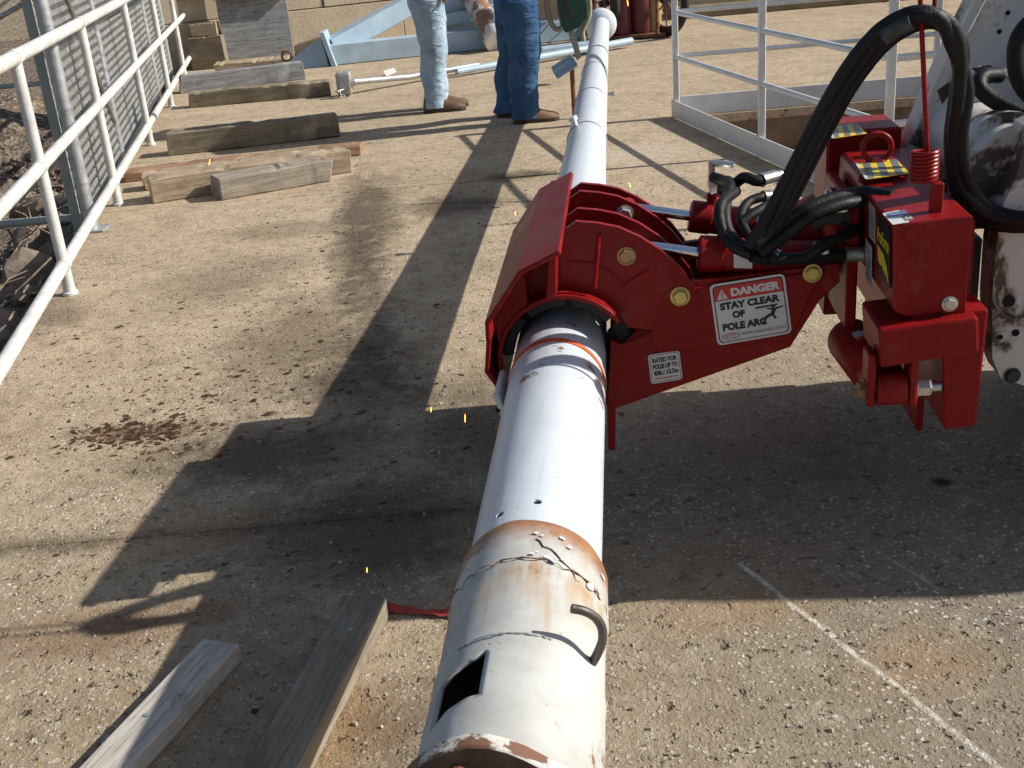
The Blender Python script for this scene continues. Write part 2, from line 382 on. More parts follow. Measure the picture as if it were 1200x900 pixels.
def make_jeans(name, c1, c2, c3):
    q = NB(name); v = q.obj(); n = q.noise(v, 6, 5, .6, .5); f = q.noise(q.map(v, sc=(60, 60, 14)), 4, 3)
    wr = q.noise(q.map(v, sc=(1, 1, 2.2), rot=(.2, .3, 0)), 9, 3, .5, .8)
    c = q.ramp(n, [(.25, c1), (.5, c2), (.78, c3)]); c = q.mix(q.rng(f, .5, .75, 0, .35), c, c3)
    q.col(c); q.set(.92, spec=.1); b = q.bump(wr, .8, .03); q.bump(f, .25, .003, b); return q.m
M['jeans_pale'] = make_jeans('pale_washed_denim', (.20, .30, .41), (.33, .45, .57), (.52, .62, .72))
M['jeans_dark'] = make_jeans('dark_blue_denim', (.022, .055, .13), (.045, .105, .22), (.10, .19, .34))

def make_shaft():
    q = NB('white_pole_paint'); v = q.obj(); d = q.noise(v, 5, 7, .7, .3); n = q.noise(v, 26, 8, .72)
    c = q.mix(q.rng(d, .5, .8, 0, .35), (.63, .685, .74), (.44, .485, .52)); c = q.mix(q.rng(q.noise(q.map(v, sc=(1, .05, 1)), 34, 5, .65), .54, .72, 0, .35), c, (.40, .41, .41)); c = q.mix(q.rng(q.noise(v, 44, 5, .7), .63, .68, 0, .55), c, (.36, .35, .33))
    sy = q.add('ShaderNodeSeparateXYZ'); q.link(v, sy.inputs[0])
    # scuffed flakes where the clamp has gripped it, rust bleeding at the sleeve joint
    gr = q.math('MULTIPLY', q.rng(sy.outputs[1], 1.05, 1.15), q.rng(sy.outputs[1], 1.42, 1.5, 1, 0))
    sc = q.math('MULTIPLY', q.rng(q.noise(v, 17, 6, .6), .60, .63, 0, .75), gr)
    c = q.mix(sc, c, (.33, .30, .27)); c = q.mix(q.math('MULTIPLY', q.rng(q.noise(v, 17, 6, .6), .635, .66), gr), c, (.18, .10, .055))
    c = q.mix(q.rng(n, .70, .74, 0, .7), c, (.36, .22, .13))
    q.col(c); q.set(.33); return q.m
M['shaft'] = make_shaft()
def make_sleeve():
    q = NB('flaking_white_base_paint'); v = q.obj(); d = q.noise(v, 5, 7, .7, .4); n = q.noise(v, 15, 9, .72, .3)
    sy = q.add('ShaderNodeSeparateXYZ'); q.link(v, sy.inputs[0]); y = sy.outputs[1]
    c = q.mix(q.rng(d, .4, .72, 0, .75), (.54, .55, .53), (.34, .33, .295)); c = q.mix(q.rng(q.noise(v, 30, 6, .75), .55, .75, 0, .4), c, (.34, .29, .22))
    wy = q.math('ADD', y, q.math('MULTIPLY', q.math('SUBTRACT', d, .5), .10))
    run = q.noise(q.map(v, sc=(1, .12, 1)), 40, 5, .65)
    e1 = q.math('MULTIPLY', q.rng(wy, .42, .54), q.rng(run, .42, .62, .0, .8))
    c = q.mix(e1, c, (.40, .27, .15))
    e2 = q.math('MULTIPLY', q.math('MULTIPLY', q.rng(wy, .30, .40), q.rng(wy, .40, .425, 1, 0)), q.rng(run, .40, .60, 0, .85)); c = q.mix(e2, c, (.40, .25, .12)); e3 = q.math('MULTIPLY', q.math('MULTIPLY', q.rng(wy, .19, .30), q.rng(wy, .36, .40, 1, 0)), q.rng(q.noise(q.map(v, sc=(1, .08, 1)), 28, 4, .6), .56, .66, 0, .6)); c = q.mix(e3, c, (.44, .30, .15))
    rustm = q.rng(q.math('ADD', n, q.rng(wy, .30, .52, 0, .10)), .64, .68); c = q.mix(q.math('MULTIPLY', rustm, .9), c, (.30, .19, .11))
    c = q.mix(q.rng(n, .685, .705), c, (.22, .09, .045))
    c = q.mix(q.rng(wy, .462, .505, 0, .95), c, q.ramp(n, [(.3, (.20, .075, .03)), (.6, (.36, .17, .075)), (.75, (.45, .32, .2))]))
    q.col(c); q.set(.5, spec=.35); b = q.bump(q.rng(n, .6, .72, 1, 0), .5, .003); q.bump(q.noise(v, 60, 4), .12, .003, b); return q.m
M['sleeve'] = make_sleeve()
M['loader_white'] = make_whitepaint('chipped_white_loader_paint', .95, (.64, .62, .58), (.07, .05, .038), 4.0, .60, .45)
M['spark'] = None
_q = NB('glowing_spark'); _q.b.inputs['Emission Color'].default_value = (1, .32, .05, 1); _q.b.inputs['Emission Strength'].default_value = 6; _q.col((.9, .3, .05)); M['spark'] = _q.m
def make_flake():
    q = NB('rust_flake'); i = q.pos(); n = q.noise(i, 30, 3); q.col(q.ramp(n, [(.3, (.045, .028, .02)), (.55, (.10, .055, .034)), (.75, (.20, .115, .072))])); q.set(.9, spec=.15); return q.m
M['flake'] = make_flake()

# ================================================================== GROUND AND PAVEMENT
def edgeX(Y): return -1.85-.16*(Y-4.76)-.14
YJ = [-3.0, 2.56, 6.28, 7.66, 10.25, 15.2]
PA, PB = (1.27, 7.66), (1.745, 4.95)           # left edge of the fenced pit, far and near corner
PRX = 4.6
def pitX(Y): return PA[0]+(PB[0]-PA[0])*(PA[1]-Y)/(PA[1]-PB[1])
bm = B(); S = 900; v = [bm.verts.new(p) for p in ((-S, -S, -1.5), (S, -S, -1.5), (S, S, -1.5), (-S, S, -1.5))]; bm.faces.new(v)
ground = obj('ground', bm, M['bank']); ground['kind'] = 'structure'
pav = B(); slab(pav, [(edgeX(-3)+.03, -3), (PB[0]-.05, -3), (PB[0]-.05, PB[1]-.03), (PA[0]-.04, PA[1]+.03), (PRX+.05, PA[1]+.03), (PRX+.05, -3), (14, -3), (14, 15.2), (edgeX(15.2)+.03, 15.2)], -1.49, -.035)
pavement = obj('pavement', pav, M['pit']); pavement['kind'] = 'structure'
def paveslab(pts, hole=None):
    bm = B(); slab(bm, pts, -.06, 0)
    bmesh.ops.triangulate(bm, faces=[f for f in bm.faces if len(f.verts) > 4])
    o = obj('slab', bm, M['concrete'], pavement, bevel=.003); return o
g = .005
for i in range(5):
    y0, y1 = YJ[i]+(.0012 if i == 1 else g), YJ[i+1]-(.0012 if i == 0 else g)
    L0, L1 = (edgeX(y0), y0), (edgeX(y1), y1)
    if i == 1:
        paveslab([L0, (4.6, y0), (4.6, PB[1]), PB, (pitX(y1), y1), L1])
        paveslab([(4.6+2*g, y0), (14, y0), (14, y1), (4.6+2*g, y1)])
    elif i == 2:
        paveslab([L0, (pitX(y0), y0), (pitX(y1), y1), L1]); paveslab([(4.6+2*g, y0), (14, y0), (14, y1), (4.6+2*g, y1)])
    else:
        paveslab([L0, (4.6, y0), (4.6, y1), L1]); paveslab([(4.6+2*g, y0), (14, y0), (14, y1), (4.6+2*g, y1)])
# pit floor, walls and red oxide ledge
pit = B()
box(pit, ((PA[0]+PRX)/2, PA[1]+.045, -.62), (PRX-PA[0]+.4, .06, 1.16)); box(pit, (PRX+.02, 6.3, -.62), (.06, 2.8, 1.16))
prism_pts = [(PA[0]-.05, PA[1]), (PA[0]-.005, PA[1]), (PB[0]-.005, PB[1]), (PB[0]-.05, PB[1])]; slab(pit, prism_pts, -1.2, -.06)
slab(pit, [(PA[0], PA[1]), (PB[0], PB[1]), (PRX, PB[1]), (PRX, PA[1])], -1.25, -1.2)
po = obj('pit_wall', pit, M['pit']); po['kind'] = 'structure'
bm = B(); box(bm, (3.0, PA[1]-.16, -.30), (PRX-1.45, .30, .05)); o = obj('ledge', bm, M['ledge_rust'], po)
bm = B(); box(bm, (3.1, 5.9, -.75), (2.6, 1.4, .5)); rough(bm, .02, 3); o = obj('pit_block', bm, M['pit'], po)

# rubble bank left of the pavement
random.seed(3)
bm = B(); nx, ny = 60, 120; rows = []
for j in range(ny+1):
    Y = -3+j*18.2/ny; r_ = []
    for i in range(nx+1):
        u = i/nx; X = edgeX(Y)+.02-u*7.0
        z = -.10-.42*min(1, u*7/.9)+.25*max(0, u*7-1.2)*.35
        z += .16*noise.noise(Vector((X*1.3, Y*1.3, 0)))+.10*noise.noise(Vector((X*4, Y*4, 5)))+.05*noise.noise(Vector((X*11, Y*11, 9)))
        if u < .02: z = -.12
        r_.append(bm.verts.new((X, Y, z)))
    rows.append(r_)
for j in range(ny):
    for i in range(nx): bm.faces.new((rows[j][i], rows[j][i+1], rows[j+1][i+1], rows[j+1][i]))
o = obj('rubble_bank', bm, M['bank'], smooth=True); o['kind'] = 'structure'
def bankz(X, Y):
    u7 = edgeX(Y)+.02-X
    return -.10-.42*min(1, u7/.9)+.25*max(0, u7-1.2)*.35+.16*noise.noise(Vector((X*1.3, Y*1.3, 0)))
def rockmesh(seed, n=2):
    bm = B(); bmesh.ops.create_icosphere(bm, subdivisions=n, radius=1)
    for v in bm.verts:
        d = v.co.normalized(); k = 1+.35*noise.noise(d*1.3+Vector((seed*3.1, 0, 0)))+.16*noise.noise(d*3+Vector((0, seed*2.3, 0)))
        v.co = d*k
    for k in range(5):                 # flat broken faces
        nrm = Vector((random.uniform(-1, 1), random.uniform(-1, 1), random.uniform(-.6, 1))).normalized(); c = random.uniform(.55, .8)
        for v in bm.verts:
            e = v.co.dot(nrm)-c
            if e > 0: v.co -= nrm*e
    return bm
rk = [obj('rock', rockmesh(i), M['rock']) for i in range(8)]
rdata = [o.data for o in rk]
for o in rk: bpy.data.objects.remove(o)
n_r = 0
while n_r < 90:
    Y = random.uniform(4.6, 9.6); X = edgeX(Y)-random.uniform(.12, 1.9)
    s = random.choice((.06, .08, .1, .13, .17, .22))*random.uniform(.8, 1.2)
    o = bpy.data.objects.new('rock', rdata[n_r % 8]); COL.objects.link(o)
    o.location = (X, Y, bankz(X, Y)+s*.25); o.scale = (s*random.uniform(.8, 1.35), s*random.uniform(.8, 1.2), s*random.uniform(.55, .9)); o.rotation_euler = (random.uniform(-.5, .5), random.uniform(-.5, .5), random.uniform(0, 6.28))
    tag(o, 'grey brown broken stone in the rubble bank left of the white pipe railing', 'rock', 'stones of the rubble bank'); n_r += 1
bm = B()
for i in range(1500):
    Y = random.uniform(4.4, 10.5); X = edgeX(Y)-random.uniform(.05, 2.6); s = random.uniform(.012, .045)
    gq = bmesh.ops.create_icosphere(bm, subdivisions=1, radius=s)['verts']
    z = bankz(X, Y)+.05
    for v in gq: v.co = Vector((v.co.x*random.uniform(.7, 1.3)+X, v.co.y*random.uniform(.7, 1.3)+Y, v.co.z*random.uniform(.6, 1)+z))
o = obj('rubble_gravel', bm, M['rock'], kind='stuff'); o['label'] = 'loose broken gravel between the stones of the bank'; o['category'] = 'gravel'
# dry twigs over the rubble
bm = B()
for i in range(130):
    Y = random.uniform(4.8, 8.6); X = edgeX(Y)-random.uniform(.1, 1.5); z = bankz(X, Y)+.08; a = random.uniform(0, 6.28); l = random.uniform(.1, .4)
    p = Vector((X, Y, z)); q_ = p+Vector((math.cos(a)*l, math.sin(a)*l, random.uniform(-.05, .18))); tube(bm, [p, (p+q_)/2+Vector((0, 0, .03)), q_], [.005, .004, .002], 4)
o = obj('dry_twigs', bm, M['wood_tan'], kind='stuff'); o['label'] = 'dry tan twigs scattered over the rubble bank'; o['category'] = 'twigs'

# loose rust flakes, crumbs and pebbles on the concrete
random.seed(11); bm = B()
def flake(x, y, s, th=.13):
    n = random.choice((4, 5, 6)); a0 = random.uniform(0, 6.28); el = random.uniform(.22, .9); ro = random.gauss(.15, .6)
    pts = []
    for k in range(n):
        a = a0+6.283*k/n; rr = s*random.uniform(.6, 1.15); px, py = math.cos(a)*rr, math.sin(a)*rr*el
        pts.append((x+px*math.cos(ro)-py*math.sin(ro), y+px*math.sin(ro)+py*math.cos(ro)))
    z1 = .001+s*th*random.uniform(.4, 1.2); tl = random.uniform(0, .3)
    a = [bm.verts.new((p[0], p[1], .0005)) for p in pts]; b = [bm.verts.new((x+(p[0]-x)*.8, y+(p[1]-y)*.8, z1+tl*(p[0]-x))) for p in pts]
    bm.faces.new(b)
    for k in range(n): bm.faces.new((a[k], a[(k+1) % n], b[(k+1) % n], b[k]))
def cluster(px, py, sx, sy, n, s0, s1):
    c = G(px, py)
    for i in range(n):
        flake(c.x+random.gauss(0, sx), c.y+random.gauss(0, sy), random.uniform(s0, s1)*random.choice((.35, .5, .5, .8, 1, 1, 1.9)))
cluster(150, 512, .12, .05, 130, .006, .02); cluster(120, 505, .08, .025, 40, .008, .016); cluster(190, 528, .08, .03, 40, .006, .014); cluster(160, 510, .10, .04, 260, .0015, .005); cluster(260, 455, .2, .16, 70, .005, .016); cluster(330, 390, .25, .4, 70, .005, .014); cluster(100, 420, .25, .3, 50, .004, .012); cluster(205, 500, .10, .05, 50, .005, .016); cluster(215, 470, .14, .10, 50, .004, .012)
cluster(330, 470, .25, .25, 90, .004, .010); cluster(400, 330, .35, .6, 70, .004, .010); cluster(200, 350, .45, .5, 90, .003, .009); cluster(300, 420, .3, .3, 60, .004, .010)
cluster(120, 700, .3, .25, 50, .003, .006); cluster(450, 600, .2, .2, 60, .003, .008); cluster(60, 480, .3, .4, 50, .003, .007)
cluster(420, 440, .2, .3, 60, .005, .012); cluster(600, 235, .3, .2, 60, .004, .012); cluster(430, 220, .4, .6, 50, .004, .011)
o = obj('rust_flakes', bm, M['flake'], kind='stuff'); o['label'] = 'brown rust flakes and crumbs scattered on the concrete'; o['category'] = 'debris'
random.seed(12); bm = B()
for i in range(1500):
    px = random.uniform(-20, 1220); py = 150+760*random.random()**.8; p = G(px, py)
    if p.x > pitX(max(4.95, min(7.6, p.y)))-.05 and p.y > 4.9 and p.y < 7.8: continue
    if p.x < edgeX(p.y)+.05: continue
    flake(p.x, p.y, random.uniform(.002, .0055)*random.choice((.7, 1, 1, 1.3)), .7)
gm = NB('pale_grit'); _n = gm.noise(gm.pos(), 60, 2); gm.col(gm.ramp(_n, [(.3, (.25, .19, .13)), (.5, (.48, .40, .30)), (.7, (.66, .6, .52))])); gm.set(.85)
o = obj('loose_grit', bm, gm.m, kind='stuff'); o['label'] = 'pale grit and pebbles lying loose on the concrete'; o['category'] = 'grit'

# ================================================================== BACK WALL
rh = .47
def blockwall(name, label, loc, rz, x0, x1, footing):
    wl = thing(name, label, 'wall', loc, rz)
    for r_ in range(4):
        x = x0-(.9 if r_ % 2 else 0)
        while x < x1:
            ln = 1.8; bm = B(); box(bm, (x+ln/2, .25+random.uniform(-.012, .012), rh*r_+rh/2+.004), (ln-.010, .5, rh-.009)); obj('block', bm, M['wall'], wl, bevel=.006); x += ln
    bm = B(); box(bm, ((x0+x1)/2, .29, rh*2), (x1-x0, .40, rh*4-.03)); obj('mortar', bm, M['pit'], wl)
    if footing: bm = B(); box(bm, ((x0+x1)/2, -.17, .06), (x1-x0, .32, .12)); obj('footing', bm, M['pit'], wl, bevel=.015)
blockwall('block_wall', 'tan wall of big precast concrete blocks behind the blue steel frame', (-2.2, 13.35, 0), R(20), -2.2, 3.5, False)
blockwall('block_wall', 'low tan block wall with a footing beyond the pit guard rail at top right', (2.0, 14.05, 0), 0, 0.2, 9.5, True)
wl2 = thing('concrete_panel', 'dark grey weathered panel leaning on the wall beside the stacked timbers', 'panel', (-2.42, 13.0, 0), R(14))
bm = B(); box(bm, (0, .05, .34), (.74, .05, .68)); rough(bm, .008, 5)
obj('sheet', bm, M['wood_blue'], wl2, bevel=.006)
bm = B(); box(bm, (0, .0, .72), (.82, .14, .08)); obj('cap_board', bm, M['wood_tan'], wl2, bevel=.006)
bm = B(); box(bm, (-2.98, 13.16, .55), (.72, .1, 1.1), Matrix.Rotation(R(14), 3, 'Z')); o = obj('plywood_sheet', bm, M['wood_tan'], bevel=.004, off=(-2.98, 13.16, 0)); o.location = (-2.98, 13.16, 0); tag(o, 'tan plywood sheet standing behind the dark timber stack', 'plywood')
bm = B(); box(bm, (0, 0, .75), (.86, .1, .09)); o = obj('ledger_board', bm, M['wood_tan'], bevel=.004); o.location = (-2.98, 13.04, 0); tag(o, 'pale horizontal board above the timber stack against the wall', 'board')

# ================================================================== LEFT PIPE RAILING
RY0, RY1 = 2.2, 13.0
rail = thing('pipe_railing', 'white pipe railing with three rails along the left edge of the slab', 'railing', (edgeX(4.76)+.14, 4.76, 0))
ro = Vector((edgeX(4.76)+.14, 4.76, 0))
def rp(Y, z): return Vector((edgeX(Y)+.14, Y, z))-ro
for Y in (3.05, 4.76, 6.44, 8.32, 10.15, 11.9):
    bm = B(); cyl(bm, rp(Y, -.0), rp(Y, .97), .024, 14); p = obj('post', bm, M['pipe_white'], rail, smooth=True)
    bm = B(); lathe(bm, [(0, .034), (.012, .034), (.016, .026), (.03, .026)], rp(Y, .001), (0, 0, 1), 14); obj('base_collar', bm, M['pipe_white'], p, smooth=True)
for z, r_ in ((.132, .026), (.55, .026), (.985, .029)):
    bm = B(); cyl(bm, rp(RY0, z), rp(RY1, z), r_, 14); ra = obj('rail', bm, M['pipe_white'], rail, smooth=True)
    for Y in (4.76, 6.44, 8.32):
        bm = B(); cyl(bm, rp(Y-.035, z), rp(Y+.03, z), r_+.0035, 14); obj('sleeve', bm, M['pipe_white'], ra, smooth=True)

# ================================================================== CHAIN LINK FENCE beyond the railing
def chainmesh(bm, p0, p1, z0, z1, pitch=.056, r=.0022):
    p0 = Vector(p0); p1 = Vector(p1); d = p1-p0; Ln = d.length; d.normalize(); nrm = Vector((-d.y, d.x, 0)); n = int(Ln/pitch); m = int((z1-z0)/(pitch*.5))
    for i in range(n):
        pts = []
        for k in range(m+1):
            sd = 1 if k % 2 else -1
            pts.append(p0+d*((i+.5)*pitch+sd*pitch*.52)+nrm*(.0025*sd)+Vector((0, 0, z0+k*pitch*.5)))
        tube(bm, pts, r, 3, caps=False)
CX = lambda Y: edgeX(Y)+.14-.07-.02*(Y-5.9)
f1 = thing('chain_link_fence', 'grey chain link fence running along behind the white pipe railing', 'fence', (CX(5.89), 5.89, 0)); fo = Vector((CX(5.89), 5.89, 0))
def fp(Y, z, dx=0): return Vector((CX(Y)+dx, Y, z))-fo
bm = B(); tube(bm, [fp(5.89, .0), fp(5.89, 1.9)], .034, 16); p = obj('post', bm, M['galv'], f1, smooth=True); p['label'] = 'thick round galvanised end post'
bm = B(); box(bm, fp(5.89, .006), (.16, .13, .012)); obj('base_plate', bm, M['galv'], p, bevel=.003)
for z in (.25, .62, 1.02, 1.5):
    bm = B(); cyl(bm, fp(5.89, z), fp(5.89, z+.022), .0375, 16); obj('band', bm, M['galv'], p, smooth=True)
bm = B(); box(bm, fp(5.93, .95, -.075), (.05, .02, 1.9)); obj('square_post', bm, M['green_paint'], f1, bevel=.004)
for Y in (7.55, 9.15, 10.8, 12.6):
    bm = B(); cyl(bm, fp(Y, -.1), fp(Y, 1.9), .026, 12); obj('post', bm, M['galv'] if Y < 12 else M['green_paint'], f1, smooth=True)
bm = B(); cyl(bm, fp(7.5, .3), fp(5.95, 1.75), .022, 10); obj('brace', bm, simple('brown_grey_pipe', (.19, .17, .14), .6, .2, .3), f1, smooth=True)
bm = B(); cyl(bm, fp(5.89, 1.86), fp(12.6, 1.86), .02, 10); obj('top_rail', bm, M['galv'], f1, smooth=True)
bm = B(); cyl(bm, fp(5.89, .05), fp(12.6, .05), .016, 10); obj('bottom_rail', bm, M['galv'], f1, smooth=True)
bm = B(); chainmesh(bm, fp(5.93, 0), fp(12.6, 0), .05, 1.86, .050, .0034); o = obj('wire_mesh', bm, M['galv_wire'], f1, kind='stuff')
# slats of an old windbreak woven behind the wire read as dark edges: the return fence going left from the end post
f2 = thing('return_fence', 'green grey pipe frame fence crossing the rubble bank to the left', 'fence', (-2.3, 5.95, -.1)); f2o = Vector((-2.3, 5.95, -.1))
def f2p(x, z, y=0): return Vector((x, 5.95+y, z))-f2o
bm = B(); cyl(bm, f2p(-4.6, .06), f2p(-2.2, .06), .022, 12); obj('bottom_rail', bm, M['green_paint'], f2, smooth=True)
bm = B(); cyl(bm, f2p(-4.6, 1.86), f2p(-2.2, 1.86), .022, 12); obj('top_rail', bm, M['green_paint'], f2, smooth=True)
bm = B(); cyl(bm, f2p(-2.62, .07), f2p(-2.17, .40), .018, 10); obj('brace', bm, M['galv'], f2, smooth=True)
bm = B(); cyl(bm, f2p(-4.55, -.4), f2p(-4.55, 1.9), .026, 12); obj('post', bm, M['green_paint'], f2, smooth=True)
bm = B(); chainmesh(bm, f2p(-4.55, 0), f2p(-2.24, 0), .16, 1.95, .055, .0011); obj('wire_mesh', bm, M['galv_wire'], f2, kind='stuff')
# a further fence beyond the bank, top left
f3 = thing('far_fence', 'dark green pipe fence far behind the rubble bank at top left', 'fence', (-4.6, 10.5, 0))
for x in (-1.2, -.1, 1.05):
    bm = B(); cyl(bm, (x, 0, -.4), (x, 0, 1.7), .035, 10); obj('post', bm, M['green_paint'], f3, smooth=True)
for z in (.25, 1.0, 1.6):
    bm = B(); cyl(bm, (-1.6, 0, z), (1.3, 0, z), .022, 10); obj('rail', bm, M['green_paint'], f3, smooth=True)
bm = B(); cyl(bm, (-.9, .0, .25), (.9, .0, 1.0), .022, 10); obj('brace', bm, M['green_paint'], f3, smooth=True)
bm = B(); chainmesh(bm, (-1.6, .03, 0), (1.3, .03, 0), .25, 1.6, .06, .002); obj('wire_mesh', bm, M['galv_wire'], f3, kind='stuff')

# ================================================================== RIGHT GUARD RAIL ROUND THE PIT
gr = thing('guard_rail', 'white square tube guard rail with toe boards round the open pit', 'railing', (PA[0], PA[1], 0)); go = Vector((PA[0], PA[1], 0))
def gl(k, z, dx=-.035):     # k: metres back toward the camera along the left edge
    Y = PA[1]-k; return Vector((pitX(Y)+dx, Y, z))-go
kN = PA[1]-PB[1]
def sq(bm, a, b, r): 
    rg = tube(bm, [a, b], r*1.3, 4); return rg
RZ = (.39, .666, .945)
for k in (0, 1.37, kN):
    bm = B(); p = gl(k, 0); box(bm, (p.x, p.y, .49), (.036, .036, .96)); obj('post', bm, M['rail_gloss'], gr, bevel=.004)
for x in (2.95, 4.4):
    bm = B(); box(bm, Vector((x, PA[1]+.03, .49))-go, (.036, .036, .96)); obj('post', bm, M['rail_gloss'], gr, bevel=.004)
for x in (3.1, 4.4):
    bm = B(); box(bm, Vector((x, PB[1]-.03, .49))-go, (.036, .036, .96)); obj('post', bm, M['rail_gloss'], gr, bevel=.004)
for z in RZ:
    bm = B(); cyl(bm, gl(.02, z), gl(kN-.02, z), .0155, 10); obj('rail', bm, M['rail_gloss'], gr, smooth=True)
    bm = B(); a = gl(0, z); cyl(bm, (a.x, .03, z), (PRX-PA[0]-.2, .03, z), .0145, 10); obj('rail', bm, M['rail_gloss'], gr, smooth=True)
    bm = B(); a = gl(kN, z); cyl(bm, a, (PRX-PA[0]-.2, a.y, z), .0155, 10); obj('rail', bm, M['rail_gloss'], gr, smooth=True)
tb = .115
bm = B(); a, b = gl(-.03, 0, -.06), gl(kN, 0, -.06); a2, b2 = gl(-.03, 0, -.048), gl(kN, 0, -.048)
hexa(bm, [(*a.xy, .004), (*a2.xy, .004), (*b2.xy, .004), (*b.xy, .004), (*a.xy, tb), (*a2.xy, tb), (*b2.xy, tb), (*b.xy, tb)]); obj('toe_board', bm, M['rail_gloss'], gr, bevel=.002)
bm = B(); box(bm, ((PRX-PA[0])/2, .056, .065), (PRX-PA[0], .012, .125)); obj('toe_board', bm, M['rail_gloss'], gr, bevel=.002)
bm = B(); a = gl(kN, 0); box(bm, ((PRX-PA[0])/2+a.x/2, a.y-.025, tb/2), (PRX-PA[0]-a.x, .012, tb), None); obj('toe_board', bm, M['rail_gloss'], gr, bevel=.002)
bm = B(); cyl(bm, gl(kN-.03, .2, .0), (PRX-PA[0]-.2, gl(kN, 0).y+.03, .2), .018, 10); obj('kick_rail', bm, M['rail_gloss'], gr, smooth=True)

# ================================================================== TIMBERS
def timber(name, a, b, depth, h, mat, label, z0=0.0, tilt=0.0, seed=0, cat='timber', amp=.011, hole=False):
    a = Vector((a[0], a[1], 0)); b = Vector((b[0], b[1], 0)); d = b-a; ln = d.length; ang = math.atan2(d.y, d.x)
    bm = B(); box(bm, (0, depth/2, h/2), (ln, depth, h))
    bmesh.ops.subdivide_edges(bm, edges=[e for e in bm.edges if abs(e.verts[0].co.x-e.verts[1].co.x) > ln*.5], cuts=24)
    for v in bm.verts:
        v.co += Vector((0, noise.noise(Vector((v.co.x*3, v.co.z*9, seed))), noise.noise(Vector((v.co.x*3, v.co.y*9, seed+5)))))*amp
        if abs(v.co.x) > ln*.49: v.co.x += random.uniform(-.02, .02)
        if random.random() < .12 and v.co.z > h*.5: v.co.z -= random.uniform(.003, .014)
        if v.co.z < h*.4: v.co.z = max(v.co.z, .001)
    o = obj(name, bm, mat, bevel=.006); o.location = (a+b)/2+Vector((0, 0, z0)); o.rotation_euler = (0, tilt, ang)
    tag(o, label, cat); return o
g2 = lambda x, y: tuple(G(x, y).xy)
timber('timber_block', g2(257, 236), g2(391, 212), .17, .12, M['wood_grey'], 'short weathered timber block with a bluish patch, nearest of the stack by the railing', seed=1)
a, b = Vector(g2(180, 240)), Vector(g2(411, 203)); timber('timber_beam', a+Vector((0, .02)), b+Vector((0, .02)), .17, .135, M['wood_tan'], 'long tan timber beam directly behind the short front block', seed=2)
a, b = Vector(g2(150, 214)), Vector(g2(426, 182)); timber('timber_plank', a, b, .17, .06, M['wood_red'], 'low reddish plank lying behind the tan beam', seed=3, tilt=R(-.3))
a, b = Vector(g2(172, 224)), Vector(g2(380, 195)); timber('timber_plank', a+Vector((0, .0)), b+Vector((0, .06)), .14, .09, M['wood_tan'], 'narrow plank wedged between the tan beam and the reddish plank', seed=13)
timber('timber_beam', g2(200, 183), g2(397, 161), .16, .15, M['wood_dark'], 'mossy grey timber beam lying alone half in the shadows of the two persons', seed=4)
timber('timber_beam', g2(222, 127), g2(390, 112), .16, .125, M['wood_dark'], 'dark brown timber beam in front of the blue grey plank', seed=5)
timber('timber_plank', g2(213, 110), g2(358, 93), .14, .16, M['wood_blue'], 'blue grey painted plank standing on edge behind the dark beam', seed=6)
timber('timber_plank', g2(252, 88), g2(338, 80), .34, .10, M['wood_tan'], 'pale plank lying below the dark grey panel', seed=7)
timber('timber_block', (-3.12, 12.75), (-2.76, 12.75), .42, .33, M['wood_dark'], 'dark square timber block, lower one of the small stack by the fence', seed=8)
timber('timber_block', (-3.08, 12.82), (-2.80, 12.84), .30, .13, M['wood_tan'], 'tan timber block lying on top of the dark square block', z0=.335, seed=9)
# the two loose boards in the foreground
def board(pa, pb, wdt, th, mat, label, seed, knots):
    # pa far end centre, pb toward the camera (ground points)
    a = Vector((*pa, 0)); b = Vector((*pb, 0)); d = (b-a); ln = d.length; ang = math.atan2(d.y, d.x)
    t_ = thing('loose_board', label, 'board', (a+b)/2, ang)
    bm = B(); box(bm, (0, 0, th/2+.002), (ln, wdt, th)); bmesh.ops.subdivide_edges(bm, edges=[e for e in bm.edges if abs(e.verts[0].co.x-e.verts[1].co.x) > ln*.5], cuts=20)
    for v in bm.verts: v.co.y += .002*noise.noise(Vector((v.co.x*6, v.co.z*20, seed))); v.co.z += .0015*noise.noise(Vector((v.co.x*5, v.co.y*20, seed+3)))
    obj('plank', bm, mat, t_, bevel=.0035, seg=2)
    for (x, y) in knots:
        bm = B(); lathe(bm, [(0, .0062), (.0012, .0062), (.0018, .004)], (ln*x, wdt*y, th+.0028), (0, 0, 1), 12); obj('nail_head', bm, M['galv'], t_, smooth=True)
p1 = G(259, 753, .04); p2 = G(20, 1010, .04)
board((p1.x, p1.y), (p2.x, p2.y), .088, .042, M['wood_board'], 'pale grey board at the bottom left, half in sunlight, with a nail head', 1, [(-.47, -.25), (-.22, .2), (-.10, -.1)])
p1 = G(429, 703, .045); p2 = G(290, 960, .045)
board((p1.x, p1.y), (p2.x, p2.y), .094, .055, M['wood_board2'], 'grey brown shaded board between the pale board and the pole base', 2, [(-.30, .1)])
